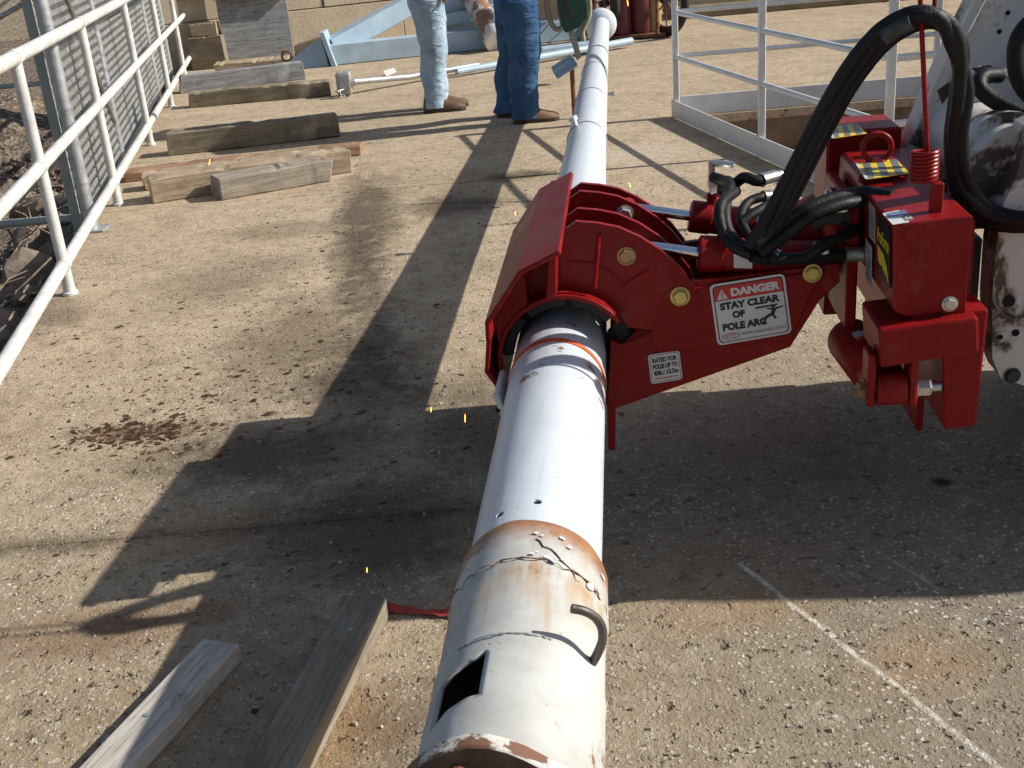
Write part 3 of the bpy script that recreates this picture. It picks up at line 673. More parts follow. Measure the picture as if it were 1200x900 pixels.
# red webbing strap
bm = B(); a = G(450, 716); b = G(545, 724); n = 10; vs_ = []
for i in range(n+1):
    p = a.lerp(b, i/n); wv = .011+.002*math.sin(i*2.1); z = .006+.006*abs(math.sin(i*1.3)); dz = .004*math.sin(i*.9)
    vs_.append([bm.verts.new(p+Vector((0, wv, z+dz))), bm.verts.new(p+Vector((0, -wv, z-dz*.5))), bm.verts.new(p+Vector((0, -wv, z-dz*.5-.0025))), bm.verts.new(p+Vector((0, wv, z+dz-.0025)))])
for i in range(n):
    for k in range(4): bm.faces.new((vs_[i][k], vs_[i+1][k], vs_[i+1][(k+1) % 4], vs_[i][(k+1) % 4]))
bm.faces.new(vs_[0]); bm.faces.new(vs_[-1][::-1])
o = obj('strap', bm, M['strap_red'], off=((a.x+b.x)/2, a.y, 0)); o.location = ((a.x+b.x)/2, a.y, 0); tag(o, 'faded red webbing strap lying between the shaded board and the pole', 'strap')

# ================================================================== THE LIGHT POLE
S0 = 1.0; PH = .43
pole = thing('light_pole', 'long white tapered steel light pole held level in the red clamp', 'light pole', W(0, S0, 0), -YAW)
def prad(s):
    for (a, ra), (b, rb) in zip(((1.0, .1055), (2.7, .1035), (4.6, .084), (8.0, .071)), ((2.7, .1035), (4.6, .084), (8.0, .071), (12., .062))):
        if s <= b: return ra+(rb-ra)*(s-a)/(b-a)
    return .062
def pole_tube(bm, ss, rf, n=64, hole=None, wob=0.0, shift=None):
    rings = []
    for s in ss:
        r_ = rf(s); rg = []
        for k in range(n):
            th = 2*math.pi*k/n; rr = r_+wob*noise.noise(Vector((math.sin(th)*2, s*6, math.cos(th)*2)))
            rg.append(bm.verts.new((math.sin(th)*rr, s-S0+(shift(k, s) if shift else 0), PH+math.cos(th)*rr)))
        rings.append(rg)
    for i in range(len(ss)-1):
        for k in range(n):
            if hole and hole(ss[i], ss[i+1], k): continue
            bm.faces.new((rings[i][k], rings[i][(k+1) % n], rings[i+1][(k+1) % n], rings[i+1][k]))
    return rings
bm = B(); ss = [1.5+.25*i for i in range(34)]; rg = pole_tube(bm, ss, prad, 64); bm.faces.new(rg[-1]); bm.faces.new(rg[0][::-1])
shaft = obj('shaft', bm, M['shaft'], pole, smooth=True)
for (px, py) in ((630, 588), (586, 603)):         # drilled holes just above the sleeve
    best = None
    for i in range(-80, 81):
        th = R(i); 
        for j in range(60):
            s = 1.5+j*.004; p = W(math.sin(th)*prad(s), s, PH+math.cos(th)*prad(s)); q_ = p-CAM; z = q_.dot(fw)
            e = (600+FPX*q_.dot(rt)/z-px)**2+(450-FPX*q_.dot(up)/z-py)**2
            if best is None or e < best[0]: best = (e, th, s)
    _, th, s = best; nrm = Vector((math.sin(th), 0, math.cos(th))); c = Vector((0, s-S0, PH))+nrm*prad(s)
    cb = B(); cyl(cb, c-nrm*.03, c+nrm*.02, .0075, 20); co = obj('cutter', cb, M['hole_shade'])
    co.parent = pole; bo = shaft.modifiers.new('hole', 'BOOLEAN'); bo.object = co; bo.operation = 'DIFFERENCE'; bo.solver = 'EXACT'
    bpy.context.view_layer.update(); me = bpy.data.meshes.new_from_object(shaft.evaluated_get(bpy.context.evaluated_depsgraph_get()))
    shaft.modifiers.clear(); shaft.data = me; bpy.data.objects.remove(co)
    bm = B(); cyl(bm, c-nrm*.006, c-nrm*.004, .0076, 20); obj('hole_shade_disc', bm, M['hole_shade'], shaft)  # black disc paints the dark inside the drilled hole
# base sleeve, with the torn hand hole
n = 96; hs0, hs1 = 1.105, 1.19; k0, k1 = int(round((360-51)/360*n)), int(round((360-14)/360*n))
ss = sorted(set([1.0+.53*i/60 for i in range(61)]+[hs0, hs1]))
def srad(s):
    r_ = .1125+.004*(1.53-s)
    if s < 1.05: r_ += .012*(1.05-s)/.05
    r_ += .0035*math.exp(-((s-1.41)/.006)**2)+.0022*math.exp(-((s-1.235)/.006)**2)
    if 1.41 < s < 1.53: r_ += .0025
    return r_
def ishole(a, b, k):
    m = (a+b)/2
    return hs0 < m < hs1 and k0 <= k < k1
def hshift(k, s):
    u = (k-k0)/(k1-k0); wgt = math.exp(-((s-1.148)/.10)**2)*max(0, 1-max(0, abs(u-.5)-.5)*3)
    return (.020*max(-.2, min(1.2, u))+.008*noise.noise(Vector((k*.55, s*22, 1))))*wgt if s > 1.03 and s < 1.5 else 0
bm = B(); rg = pole_tube(bm, ss, srad, n, ishole, .0022, hshift)
bmesh.ops.delete(bm, geom=[v for v in bm.verts if not v.link_faces], context='VERTS')
sl_ = obj('base_sleeve', bm, M['sleeve'], pole, smooth=True); sl_['label'] = 'wider rusty base sleeve with flaking white paint'
md = sl_.modifiers.new('t', 'SOLIDIFY'); md.thickness = .006; md.offset = -1
# paint crack and curled flakes on the sleeve
def onpole(th, s, e=0.0): r_ = srad(s)+e; return Vector((math.sin(th)*r_, s-S0, PH+math.cos(th)*r_))
random.seed(21)
bm = B(); pts = [onpole(R(-75+5*i), 1.412+.012*noise.noise(Vector((i*.7, 1, 2)))-.0, .0005) for i in range(36)]; tube(bm, pts, [.0010*(.5+abs(noise.noise(Vector((i*.9, 4, 4))))*3) for i in range(36)], 5); obj('crack', bm, M['rust'], sl_)
bm = B(); pts = [onpole(R(8+3*i), 1.47-.006*i+.01*noise.noise(Vector((i*1.7, 1, 2))), .0002) for i in range(13)]; tube(bm, pts, .0010, 5); obj('crack', bm, M['wire_dark'], sl_)
for i in range(18):
    th = R(random.uniform(5, 78)); s = random.choice((1.415, 1.42, 1.425, 1.43, 1.47))+random.gauss(0, .007); bm = B(); sz = random.uniform(.003, .009); vv = []
    for k in range(5):
        a = 6.28*k/5; vv.append(bm.verts.new(onpole(th+math.cos(a)*sz*random.uniform(.6, 1.2)/.12, s+math.sin(a)*sz*.6, .0006+random.uniform(0, .0016))))
    bm.faces.new(vv); r_ = bmesh.ops.extrude_face_region(bm, geom=bm.faces[:]); 
    for v in [x for x in r_['geom'] if isinstance(x, bmesh.types.BMVert)]: v.co += (v.co-Vector((0, v.co.y, PH))).normalized()*.0012
    obj('paint_flake', bm, M['bracket_white'], sl_)
# weld seam bead
bm = B(); pts = [onpole(R(-38+2.2*i), 1.236+.004*noise.noise(Vector((i*.9, 7, 2))), .001) for i in range(30)]; tube(bm, pts, [.0014+.0014*noise.noise(Vector((i*1.3, 2, 9))) for i in range(30)], 6); obj('weld_bead', bm, M['sleeve'], sl_, smooth=True)
# base plate seen from its rusty underside
bm = B(); outer = []; inner = []
for k in range(48):
    th = 2*math.pi*k/48; rr = .146+.012*math.cos(4*th+.7)+.016*max(0, math.cos(th-R(245)))+.004*noise.noise(Vector((math.sin(th)*2, math.cos(th)*2, 1))); outer.append((math.sin(th)*rr, math.cos(th)*rr)); ri = .105+.005*noise.noise(Vector((math.sin(th)*3, math.cos(th)*3, 5))); inner.append((math.sin(th)*ri, math.cos(th)*ri))
R0 = [[bm.verts.new((p[0], y, PH+p[1])) for p in pp] for pp, y in ((outer, -.022), (outer, 0.0), (inner, 0.0), (inner, -.022))]
for i in range(4):
    for k in range(48): bm.faces.new((R0[i][k], R0[i][(k+1) % 48], R0[(i+1) % 4][(k+1) % 48], R0[(i+1) % 4][k]))
bp = obj('base_plate', bm, make_whitepaint('rusty_base_plate', .95, (.62, .60, .56), (.16, .07, .04), 14, .52, .6), pole, smooth=True, bevel=.002)
bm = B(); lathe(bm, [(0, .104), (.004, .104)], (0, -.018, PH), (0, 1, 0), 40); obj('inner_disc', bm, M['rust'], bp)
bm = B(); R2 = [[bm.verts.new((p[0]*k, y, PH+p[1]*k)) for p in pp] for pp, y, k in ((outer, -.0228, .985), (inner, -.0228, 1.0), (inner, -.0205, 1.0), (outer, -.0205, .985))]
for i in range(4):
    for k in range(48): bm.faces.new((R2[i][k], R2[i][(k+1) % 48], R2[(i+1) % 4][(k+1) % 48], R2[(i+1) % 4][k]))
obj('underside', bm, simple('dark_brown_rust', (.09, .055, .04), .85, 0, .6, 30, .5), bp)
for a in (-48, -15, 42):
    bm = B(); c = Vector((math.sin(R(a))*.128, -.0215, PH+math.cos(R(a))*.128)); lathe(bm, [(0, .010), (.008, .010), (.012, .007)], c, (0, -1, 0), 10); obj('stud', bm, M['rust'], bp)
# bent conduit hook
bm = B(); hk = []
for (px, py, e) in ((670, 713, .050), (684, 716, .052), (697, 723, .050), (705, 735, .044), (706, 750, .032), (701, 764, .016), (694, 777, -.002)):
    d = ray(px, py); best = None; hit = None
    for i in range(700):
        k = .9+i*.002; p = CAM+d*k; q_ = p-O_; t_, s_, h_ = q_.dot(T_), q_.dot(A_), p.z
        dist = math.hypot(t_, h_-PH)-(srad(max(1.0, min(1.52, s_)))+e); P3 = Vector((t_, s_-S0, h_))
        if best is None or dist < best[0]: best = (dist, P3)
        if hit is None and dist <= 0: hit = P3; break
    hk.append(hit or best[1])
tube(bm, crom(hk, 6), .0062, 10); o = obj('conduit_hook', bm, simple('grey_brown_conduit', (.10, .085, .075), .5, .3, .3, 30, .2), pole, smooth=True)
# orange band, wire rings, tip
def ring(name, s, r_, tr, m, yd=0, n=40, wob=0):
    bm = B(); tube(bm, [Vector((math.sin(2*math.pi*k/n)*r_, s-S0+wob*math.cos(2*math.pi*k/n), PH+math.cos(2*math.pi*k/n)*r_)) for k in range(n)], tr, 6, closed=True); return obj(name, bm, m, pole, smooth=True)
bm = B(); n = 48; bs = 2.30; R1 = []
for (ds, dr) in ((-.009, .0), (-.009, .0022), (.009, .0022), (.009, .0)):
    R1.append([bm.verts.new((math.sin(2*math.pi*k/n)*(prad(bs)+dr), bs-S0+ds+.012*math.cos(2*math.pi*k/n+.5), PH+math.cos(2*math.pi*k/n)*(prad(bs)+dr))) for k in range(n)])
for i in range(3):
    for k in range(n): bm.faces.new((R1[i][k], R1[i][(k+1) % n], R1[i+1][(k+1) % n], R1[i+1][k]))
obj('orange_band', bm, M['orange'], pole, smooth=True)
for s in (3.50, 4.95, 5.9):
    ring('wire_ring', s, prad(s)+.002, .0028, M['galv'], wob=.02)
ring('seam', 6.9, prad(6.9)+.001, .003, M['grey_box'])
bm = B(); lathe(bm, [(0, .012), (.02, .012), (.022, .02), (.04, .02)], (-.045, 4.97-S0, PH+prad(4.97)*.85), (-.35, 0, 1), 10); o = obj('eye_bolt', bm, M['bracket_white'], pole, smooth=True)
for s in (4.1, 6.2):
    sg = -1 if s < 5 else 1
    bm = B(); lathe(bm, [(0, .009), (.02, .009), (.022, .013), (.034, .013)], (sg*prad(s), s-S0, PH), (sg, 0, 0), 8); obj('side_bolt', bm, M['galv'], pole)
tip = 9.75
bm = B(); lathe(bm, [(0, .066), (.02, .11), (.05, .125), (.10, .125), (.13, .10), (.15, .07)], (0, tip-.15-S0, PH+.005), (0, 1, 0), 28); obj('end_cap', bm, M['shaft'], pole, smooth=True)
# small white bracket bolted to the left flank, under the clamp
t0, h0 = L(594, 452, 2.26)
bm = B(); box(bm, (-.116, 2.30-S0, PH-.02), (.012, .14, .075), Matrix.Rotation(R(-14), 3, 'Y')); br = obj('bracket', bm, M['bracket_white'], pole, bevel=.002)
for ds in (-.035, .02):
    bm = B(); cyl(bm, (-.118, 2.27+ds-S0, PH-.02), (-.1275, 2.27+ds-S0, PH-.018), .006, 10); obj('hole', bm, M['hole_shade'], br)  # no bore cut, the hole's shade is a black disc
bm = B(); lathe(bm, [(0, .012), (.015, .012), (.018, .017), (.03, .017)], (-.10, 2.235-S0, PH-.06), (-.8, -.6, -.1), 12); obj('bracket_bolt', bm, M['bronze_bolt'], br)

# ================================================================== LETTERING
def text2d(txt, bold=0.0, shear=0.0):
    cu = bpy.data.curves.new('t', 'FONT'); cu.body = txt; cu.offset = bold; cu.shear = shear; cu.resolution_u = 3
    o = bpy.data.objects.new('t', cu); COL.objects.link(o); bpy.context.view_layer.update()
    me = bpy.data.meshes.new_from_object(o.evaluated_get(bpy.context.evaluated_depsgraph_get()))
    vs_ = [(v.co.x, v.co.y) for v in me.vertices]; fs = [tuple(p.vertices) for p in me.polygons]
    bpy.data.objects.remove(o); bpy.data.curves.remove(cu); bpy.data.meshes.remove(me)
    x0 = min(v[0] for v in vs_); x1 = max(v[0] for v in vs_); y0 = min(v[1] for v in vs_); y1 = max(v[1] for v in vs_)
    return [((v[0]-x0)/(x1-x0), (v[1]-y0)/(y1-y0)) for v in vs_], fs
class Decal:                     # a printed sticker on a quad TL, TR, BR, BL of 3D points; layers stack outward along nrm
    def __init__(s, name, quad, nrm, parent, m, rad=.08, asp=1.0):
        s.q = [Vector(p) for p in quad]; s.n = Vector(nrm).normalized(); s.parent = parent
        s.base = s.shape(name, s.rrect(0, 0, 1, 1, rad, asp), m, 0.0016, parent); 
    def P(s, u, v, e): a = s.q[3].lerp(s.q[2], u); b = s.q[0].lerp(s.q[1], u); return a.lerp(b, v)+s.n*e
    def rrect(s, u0, v0, u1, v1, r_, asp):
        pts = []; ry = r_*asp
        for cx, cy, a0 in ((u1-r_, v1-ry, 0), (u0+r_, v1-ry, 90), (u0+r_, v0+ry, 180), (u1-r_, v0+ry, 270)):
            for k in range(5): a = R(a0+22.5*k); pts.append((cx+math.cos(a)*r_, cy+math.sin(a)*ry))
        return pts
    def shape(s, name, pts, m, e, parent=None, th=.0008):
        bm = B(); a = [bm.verts.new(s.P(u, v, e)) for u, v in pts]; b = [bm.verts.new(s.P(u, v, e-th)) for u, v in pts]
        bm.faces.new(a); bm.faces.new(b[::-1]); n = len(pts)
        for i in range(n): bm.faces.new((a[i], b[i], b[(i+1) % n], a[(i+1) % n]))
        return obj(name, bm, m, parent or s.base)
    def text(s, txt, u0, v0, u1, v1, m, e=.0030, bold=.035, shear=0, name='lettering'):
        vv, ff = text2d(txt, bold, shear); bm = B(); V = [bm.verts.new(s.P(u0+(u1-u0)*x, v0+(v1-v0)*y, e)) for x, y in vv]
        for f in ff:
            try: bm.faces.new([V[i] for i in f])
            except ValueError: pass
        return obj(name, bm, m, s.base)

# ================================================================== RED POLE HANDLER
HS = 2.4
H = thing('pole_handler', 'glossy red hydraulic pole handler attachment clamped round the white pole', 'attachment', W(0, HS, 0), -YAW)
def Q(px, py, s): t_, h_ = L(px, py, s); return Vector((t_, s-HS, h_))
def poly(pxs, s): return [L(x, y, s) for x, y in pxs]
def X_(s): return s-HS
red = M['red']
# --- clamp hood: folded sheet along the pole
hd = poly([(655, 293), (607, 318), (568, 378), (567, 402)], 2.27)
hd = [(hd[0][0], hd[0][1]), (hd[1][0], hd[1][1]), (hd[2][0], hd[2][1]), (hd[3][0]+.004, hd[3][1])]
def offs(p, th):
    out = []
    for i in range(len(p)):
        a = Vector(p[max(i-1, 0)]); b = Vector(p[min(i+1, len(p)-1)]); d = (b-a).normalized(); n = Vector((-d.y, d.x)); c = Vector(p[i])+n*th; out.append((c.x, c.y))
    return out
bm = B(); prism(bm, hd+offs(hd, .011)[::-1], X_(2.27), X_(2.99)); obj('clamp_hood', bm, red, H, bevel=.003, seg=2)
bm = B(); rg_ = [(hd[1][0]+.018, hd[1][1]-.035), (hd[2][0]+.014, hd[2][1]-.025), (hd[3][0]+.025, hd[3][1]-.05), (hd[3][0]+.04, .27)]; prism(bm, rg_+offs(rg_, .011)[::-1], X_(2.86), X_(3.24)); obj('hood_shadow_sheet', bm, red, H, bevel=.003)  # added out of sight behind the hood to lengthen the clamp's ground shadow
bm = B(); prism(bm, [(.15, .24), (.165, .24), (.165, .5), (.15, .5)], X_(2.84), X_(3.24)); obj('cheek_shadow_plate', bm, red, H, bevel=.003)  # invented hidden plate, fills a lit slit in the clamp's shadow
bm = B(); prism(bm, [(.84, .14), (.855, .14), (.855, .45), (.84, .45)], X_(2.62), X_(3.28)); obj('foot_shadow_plate', bm, red, H, bevel=.003)  # extra unseen plate, put in to close lit gaps in the right shadow
# --- fins of the moving jaw
cx, cy, ri = .016, PH+.022, .152
outer = poly([(655, 266), (675, 259), (700, 261), (725, 266), (750, 277), (775, 293), (795, 311), (812, 332), (818, 350), (808, 366), (788, 375), (768, 386)], 2.45)
a0 = 38
tipp = L(737, 383, 2.45); arc = [(cx+math.cos(R(a))*ri, cy+math.sin(R(a))*ri) for a in range(a0+6, 150, 6)]
outer[0] = (hd[0][0]+.0035, outer[0][1]-.006)
fin_poly = outer+[tipp]+arc+[(hd[1][0]+.03, hd[1][1]-.03), (hd[0][0]-.012, hd[0][1]-.024)]
fins = []
for i, s in enumerate((2.445, 2.556, 2.72, 2.80)):
    bm = B(); prism(bm, fin_poly, X_(s), X_(s+.016)); bmesh.ops.triangulate(bm, faces=[f for f in bm.faces if len(f.verts) > 4]); fins.append(obj('jaw_fin', bm, red, H))
# jaw liner: curved plate round the pole, and black grip pads
def arcband(r0, r1, A0, A1, s0, s1, n=26, c=(cx, cy)):
    bm = B(); pts = []
    for i in range(n+1): a = R(A0+(A1-A0)*i/n); pts.append((c[0]+math.cos(a)*r0, c[1]+math.sin(a)*r0))
    for i in range(n, -1, -1): a = R(A0+(A1-A0)*i/n); pts.append((c[0]+math.cos(a)*r1, c[1]+math.sin(a)*r1))
    N = n+1
    A = [bm.verts.new((p[0], X_(s0), p[1])) for p in pts]; Bv = [bm.verts.new((p[0], X_(s1), p[1])) for p in pts]
    for i in range(n):
        j = 2*N-1-i
        bm.faces.new((A[i], A[i+1], A[j-1], A[j])); bm.faces.new((Bv[j], Bv[j-1], Bv[i+1], Bv[i]))
        bm.faces.new((A[i], Bv[i], Bv[i+1], A[i+1])); bm.faces.new((A[j-1], Bv[j-1], Bv[j], A[j]))
    bm.faces.new((A[0], A[2*N-1], Bv[2*N-1], Bv[0])); bm.faces.new((A[n], Bv[n], Bv[N], A[N]))
    return bm
obj('jaw_liner', arcband(ri-.010, ri+.001, 34, 200, 2.395, 2.93), red, H, smooth=True, bevel=.002)
for (A0, A1) in ((40, 82), (86, 128), (134, 176)):
    obj('grip_pad', arcband(.118, ri-.0105, A0, A1, 2.415, 2.88, 10), M['black_pad'], H, smooth=True, bevel=.004)
obj('grip_pad', arcband(.112, .150, -62, 26, 2.486, 2.77, 14), M['black_pad'], H, smooth=True, bevel=.004)
# lower left lip of the moving jaw
lp = poly([(576, 384), (573, 436), (590, 458)], 2.36)
bm = B(); prism(bm, lp+offs(lp, -.010)[::-1], X_(2.36), X_(2.95)); obj('jaw_lip', bm, red, H, bevel=.002)
for s in (2.40, 2.66, 2.90):
    bm = B(); prism(bm, [hd[2], (cx+math.cos(R(165))*ri, cy+math.sin(R(165))*ri), (cx+math.cos(R(120))*ri, cy+math.sin(R(120))*ri), (hd[1][0]-.002, hd[1][1]-.014)], X_(s), X_(s+.012)); obj('hood_web', bm, red, H)
bm = B(); prism(bm, poly([(642, 300), (652, 296), (652, 348), (640, 350)], 2.35), X_(2.35), X_(2.44)); obj('hood_strut', bm, red, H, bevel=.002)
# rib and weld beads on the front fin
bm = B(); a = Q(702, 278, 2.43); b = Q(697, 338, 2.41); tube(bm, [a, a.lerp(b, .5), b], .0045, 8); obj('rib', bm, red, H, smooth=True)
for pts in ([(665, 307), (690, 308), (712, 317), (730, 334)], [(730, 335), (745, 325), (760, 316)]):
    bm = B(); tube(bm, crom([Q(x, y, 2.444) for x, y in pts], 6), .003, 6); obj('weld_bead', bm, red, fins[0], smooth=True)
# --- fixed arm: two side plates, spacer webs
arm = poly([(716, 398), (728, 404), (748, 398), (768, 386), (790, 345), (803, 331), (983, 309), (984, 330), (960, 352), (926, 406), (722, 478), (713, 462)], 2.468)
for s in (2.466, 2.775):
    bm = B(); prism(bm, arm, X_(s), X_(s+.018)); bmesh.ops.triangulate(bm, faces=[f for f in bm.faces if len(f.verts) > 4]); obj('arm_plate', bm, red, H)
ap = poly([(757, 398), (757, 352), (934, 318), (938, 392), (765, 414)], 2.466)
ap = poly([(800, 338), (968, 316), (950, 345), (926, 398), (770, 413), (764, 404), (762, 352)], 2.466)
bm = B(); prism(bm, ap, X_(2.458), X_(2.467)); obj('doubler_plate', bm, red, H, bevel=.004, seg=2)
bm = B(); prism(bm, poly([(740, 420), (930, 372), (926, 400), (730, 470)], 2.484), X_(2.4845), X_(2.7745)); obj('arm_web', bm, red, H)
bm = B(); prism(bm, poly([(711, 440), (722, 440), (721, 515), (713, 515)], 2.56), X_(2.5), X_(2.62)); obj('lower_tab', bm, red, H, bevel=.002)
bm = B(); a, b = Q(716, 470, 2.55), Q(650, 470, 2.7); prism(bm, [(-.11, .285), (.125, .285), (.125, .30), (-.11, .30)], X_(2.52), X_(2.8)); obj('cradle_plate', bm, red, H, bevel=.002)
# bolts
FN = (0, -1, 0)
hexbolt('pivot_bolt', Q(734, 300, 2.444), FN, .0165, M['bronze_bolt'], H)
hexbolt('pivot_bolt', Q(797, 347, 2.444), FN, .0175, M['yellow_zinc'], H, .016)
hexbolt('pivot_bolt', Q(952, 320, 2.457), FN, .0165, M['yellow_zinc'], H)
hexbolt('pivot_bolt', Q(732, 251, 2.719), FN, .018, M['zinc'], H, .018)
bm = B(); cyl(bm, Q(797, 347, 2.45), Q(797, 347, 2.45)+Vector((0, .36, 0)), .02, 14); obj('pivot_pin', bm, M['dark_steel'], H, smooth=True)
# --- clamp cylinders
def cylinder(p_rod, p_start, p_end, s, rb, rr, nm):
    a, b, c = Q(*p_rod, s), Q(*p_start, s), Q(*p_end, s); d = (c-b).normalized()
    bm = B(); lathe(bm, [(0, rb*.86), (.004, rb), (.05, rb), (.052, rb*.93), ((c-b).length-.03, rb*.93), ((c-b).length-.028, rb), ((c-b).length, rb)], b, d, 24); o = obj('cylinder_barrel', bm, red, H, smooth=True)
    bm = B(); cyl(bm, a, b+d*.01, rr, 18); obj('cylinder_rod', bm, M['chrome'], o, smooth=True)
    bm = B(); lathe(bm, [(-.018, rr*1.7), (.018, rr*1.7)], a, (0, 1, 0), 16); obj('rod_eye', bm, red, o, smooth=True)
    # port with fitting
    pt = b+d*.055+Vector((0, 0, rb*.9)); bm = B(); cyl(bm, pt, pt+Vector((0, 0, .028)), .013, 12); obj('port', bm, red, o, smooth=True)
    bm = B(); lathe(bm, [(0, .008), (.014, .008), (.015, .011), (.03, .011), (.031, .007), (.055, .007)], pt+Vector((0, 0, .028)), (0, 0, 1), 6); obj('fitting', bm, M['zinc'], o)
    return b, c, d, pt+Vector((0, 0, .07))
n1 = cylinder((735, 286), (818, 297), (958, 303), 2.515, .041, .0125, 'near')
n2 = cylinder((735, 243), (808, 253), (930, 268), 2.765, .039, .0125, 'far')
# fittings standing on the far cylinder
pt = n2[3]; bm = B(); tube(bm, [pt+Vector((0, 0, -.02)), pt+Vector((0, 0, .035))], .008, 8); obj('fitting', bm, M['zinc'], H)
for dz in (.03, -.012):
    bm = B(); tube(bm, [pt+Vector((0, 0, dz)), pt+Vector((.05, -.005, dz-.006))], .0085, 8); obj('fitting', bm, M['zinc'], H)
# --- rotator drum between arm and tilt frame
dc = Q(945, 268, 2.64)
bm = B(); lathe(bm, [(0, .07), (.008, .058), (.075, .09), (.08, .075), (.11, .075), (.112, .10), (.135, .10)], dc+Vector((-.06, 0, -.01)), (1, 0, 0), 36); rot = obj('rotator_drum', bm, red, H, smooth=True)
for k in range(8):
    a = R(22+45*k); hexbolt('drum_bolt', dc+Vector((.052, math.cos(a)*.088, math.sin(a)*.088-.01)), (-1, 0, 0), .009, M['zinc'], rot)
bm = B(); c0 = Q(984, 285, 2.6); box(bm, (c0.x+.005, X_(2.62), .61), (.024, .30, .29)); obj('mount_plate', bm, red, H, bevel=.004)
bm = B(); lathe(bm, [(0, .03), (.05, .03), (.052, .022), (.07, .022)], Q(955, 252, 2.46), (1, .2, -.1), 14); obj('hydraulic_motor', bm, M['dark_steel'], H, smooth=True)
for (px, py) in ((977, 243), (955, 292), (889, 262)):
    hexbolt('fitting', Q(px, py, 2.44), (1, -.4, .1), .013, M['zinc'], H, .03)
bm = B(); a = Q(962, 235, 2.47); b = Q(975, 275, 2.45); tube(bm, [a, b], .018, 10); obj('link', bm, red, H, smooth=True)
# --- main tilt box
SF = 2.2
tL, hTL = L(1047, 263, SF); tR, hTR = L(1140, 252, SF); hB = L(1052, 368, SF)[1]
mid = L(1103, 350, SF)[0]
bm = B(); prism(bm, [(tL, hTL), (tL+.008, hB+.01), (tL+.014, hB), (mid+.01, hB+.008), (mid+.01, hB-.05), (tR, hB-.04), (tR, hTR)], X_(SF), X_(2.56))
bmesh.ops.triangulate(bm, faces=[f for f in bm.faces if len(f.verts) > 4]); tb_ = obj('tilt_box', bm, red, H, bevel=.007, seg=3)
hexbolt('cover_bolt', Q(1113, 356, SF-.001), FN, .0125, M['zinc'], tb_)
# post and collar
cl = poly([(1030, 387), (1147, 372), (1148, 414), (1032, 432)], 2.165)
bm = B(); prism(bm, cl, X_(2.165), X_(2.34)); obj('collar', bm, red, H, bevel=.006, seg=2)
ps = poly([(1103, 420), (1146, 416), (1145, 500), (1107, 505)], 2.20)
bm = B(); prism(bm, [(ps[3][0], ps[3][1]), (ps[2][0], ps[2][1]), (ps[2][0]+.004, hB), (ps[0][0]-.004, hB)], X_(2.202), X_(2.30)); obj('post', bm, red, H, bevel=.005, seg=2)
bp_ = poly([(1143, 258), (1163, 300), (1162, 470), (1146, 476), (1144, 430)], 2.33)
bm = B(); prism(bm, [(tR-.03, hTR-.02), (tR+.05, hTR-.05), (tR+.052, .33), (tR-.01, .32), (tR-.02, .5)], X_(2.345), X_(3.3)); obj('back_plate', bm, red, H, bevel=.004)  # seen plate, its hidden rear lengthened to carry the shadow further back
# rear block, bridging top, and inner void
bm = B(); prism(bm, [(tL-.005, hB+.03), (tR+.02, hB+.03), (tR+.02, .795), (tL+.005, .795)], X_(2.561), X_(2.80)); obj('frame_block', bm, red, H, bevel=.008)
rb0 = L(968, 180, 2.84)[0]
bm = B(); prism(bm, [(rb0, .52), (tR+.01, .52), (tR+.01, .835), (rb0+.002, .835)], X_(2.84), X_(3.02)); obj('rear_block', bm, red, H, bevel=.006)
bm = B(); a = L(990, 232, 2.86); prism(bm, [(rb0-.02, .42), (tL+.02, .42), (tL+.02, .66), (rb0-.01, .64)], X_(2.70), X_(2.83)); obj('side_gusset', bm, red, H, bevel=.004)
# lifting ring
bm = B(); c = Q(1028, 173, 2.66); tube(bm, [c+Vector((math.cos(2*math.pi*k/28)*.031, 0, math.sin(2*math.pi*k/28)*.031)) for k in range(28)], .0065, 10, closed=True); obj('lifting_ring', bm, red, H, smooth=True)
bm = B(); box(bm, (c.x, X_(2.66), c.z-.05), (.03, .025, .05)); obj('ring_lug', bm, red, H, bevel=.003)
# whip marker on a coil spring
t0, h0 = L(1096, 250, 2.255); 
bm = B(); box(bm, (t0, X_(2.255), h0+.03), (.022, .022, .062)); wb = obj('whip_base', bm, red, H, bevel=.002)
ct, ch = L(1082, 215, 2.255); cz1 = L(1082, 179, 2.255)[1]; pts = []
for i in range(8*16+1): a = 2*math.pi*i/16; pts.append((ct+math.cos(a)*.0235, X_(2.255)+math.sin(a)*.0235, ch+.004+(cz1-ch)*i/(8*16)))
bm = B(); tube(bm, pts, .0042, 8); obj('coil_spring', bm, red, wb, smooth=True)
a = Q(1087, 180, 2.255); b = Q(1078, -10, 2.255); d = b-a; 
bm = B(); tube(bm, [a+Vector((0, 0, -.004)), a+d*.5, a+d*2.6], [.0052, .0048, .004], 10); obj('whip_rod', bm, red, wb, smooth=True)
a = Q(1094, 26, 2.29); bm = B(); tube(bm, [a, a+Vector((-.004, 0, .5))], .0042, 8); obj('rear_whip_rod', bm, red, H, smooth=True)
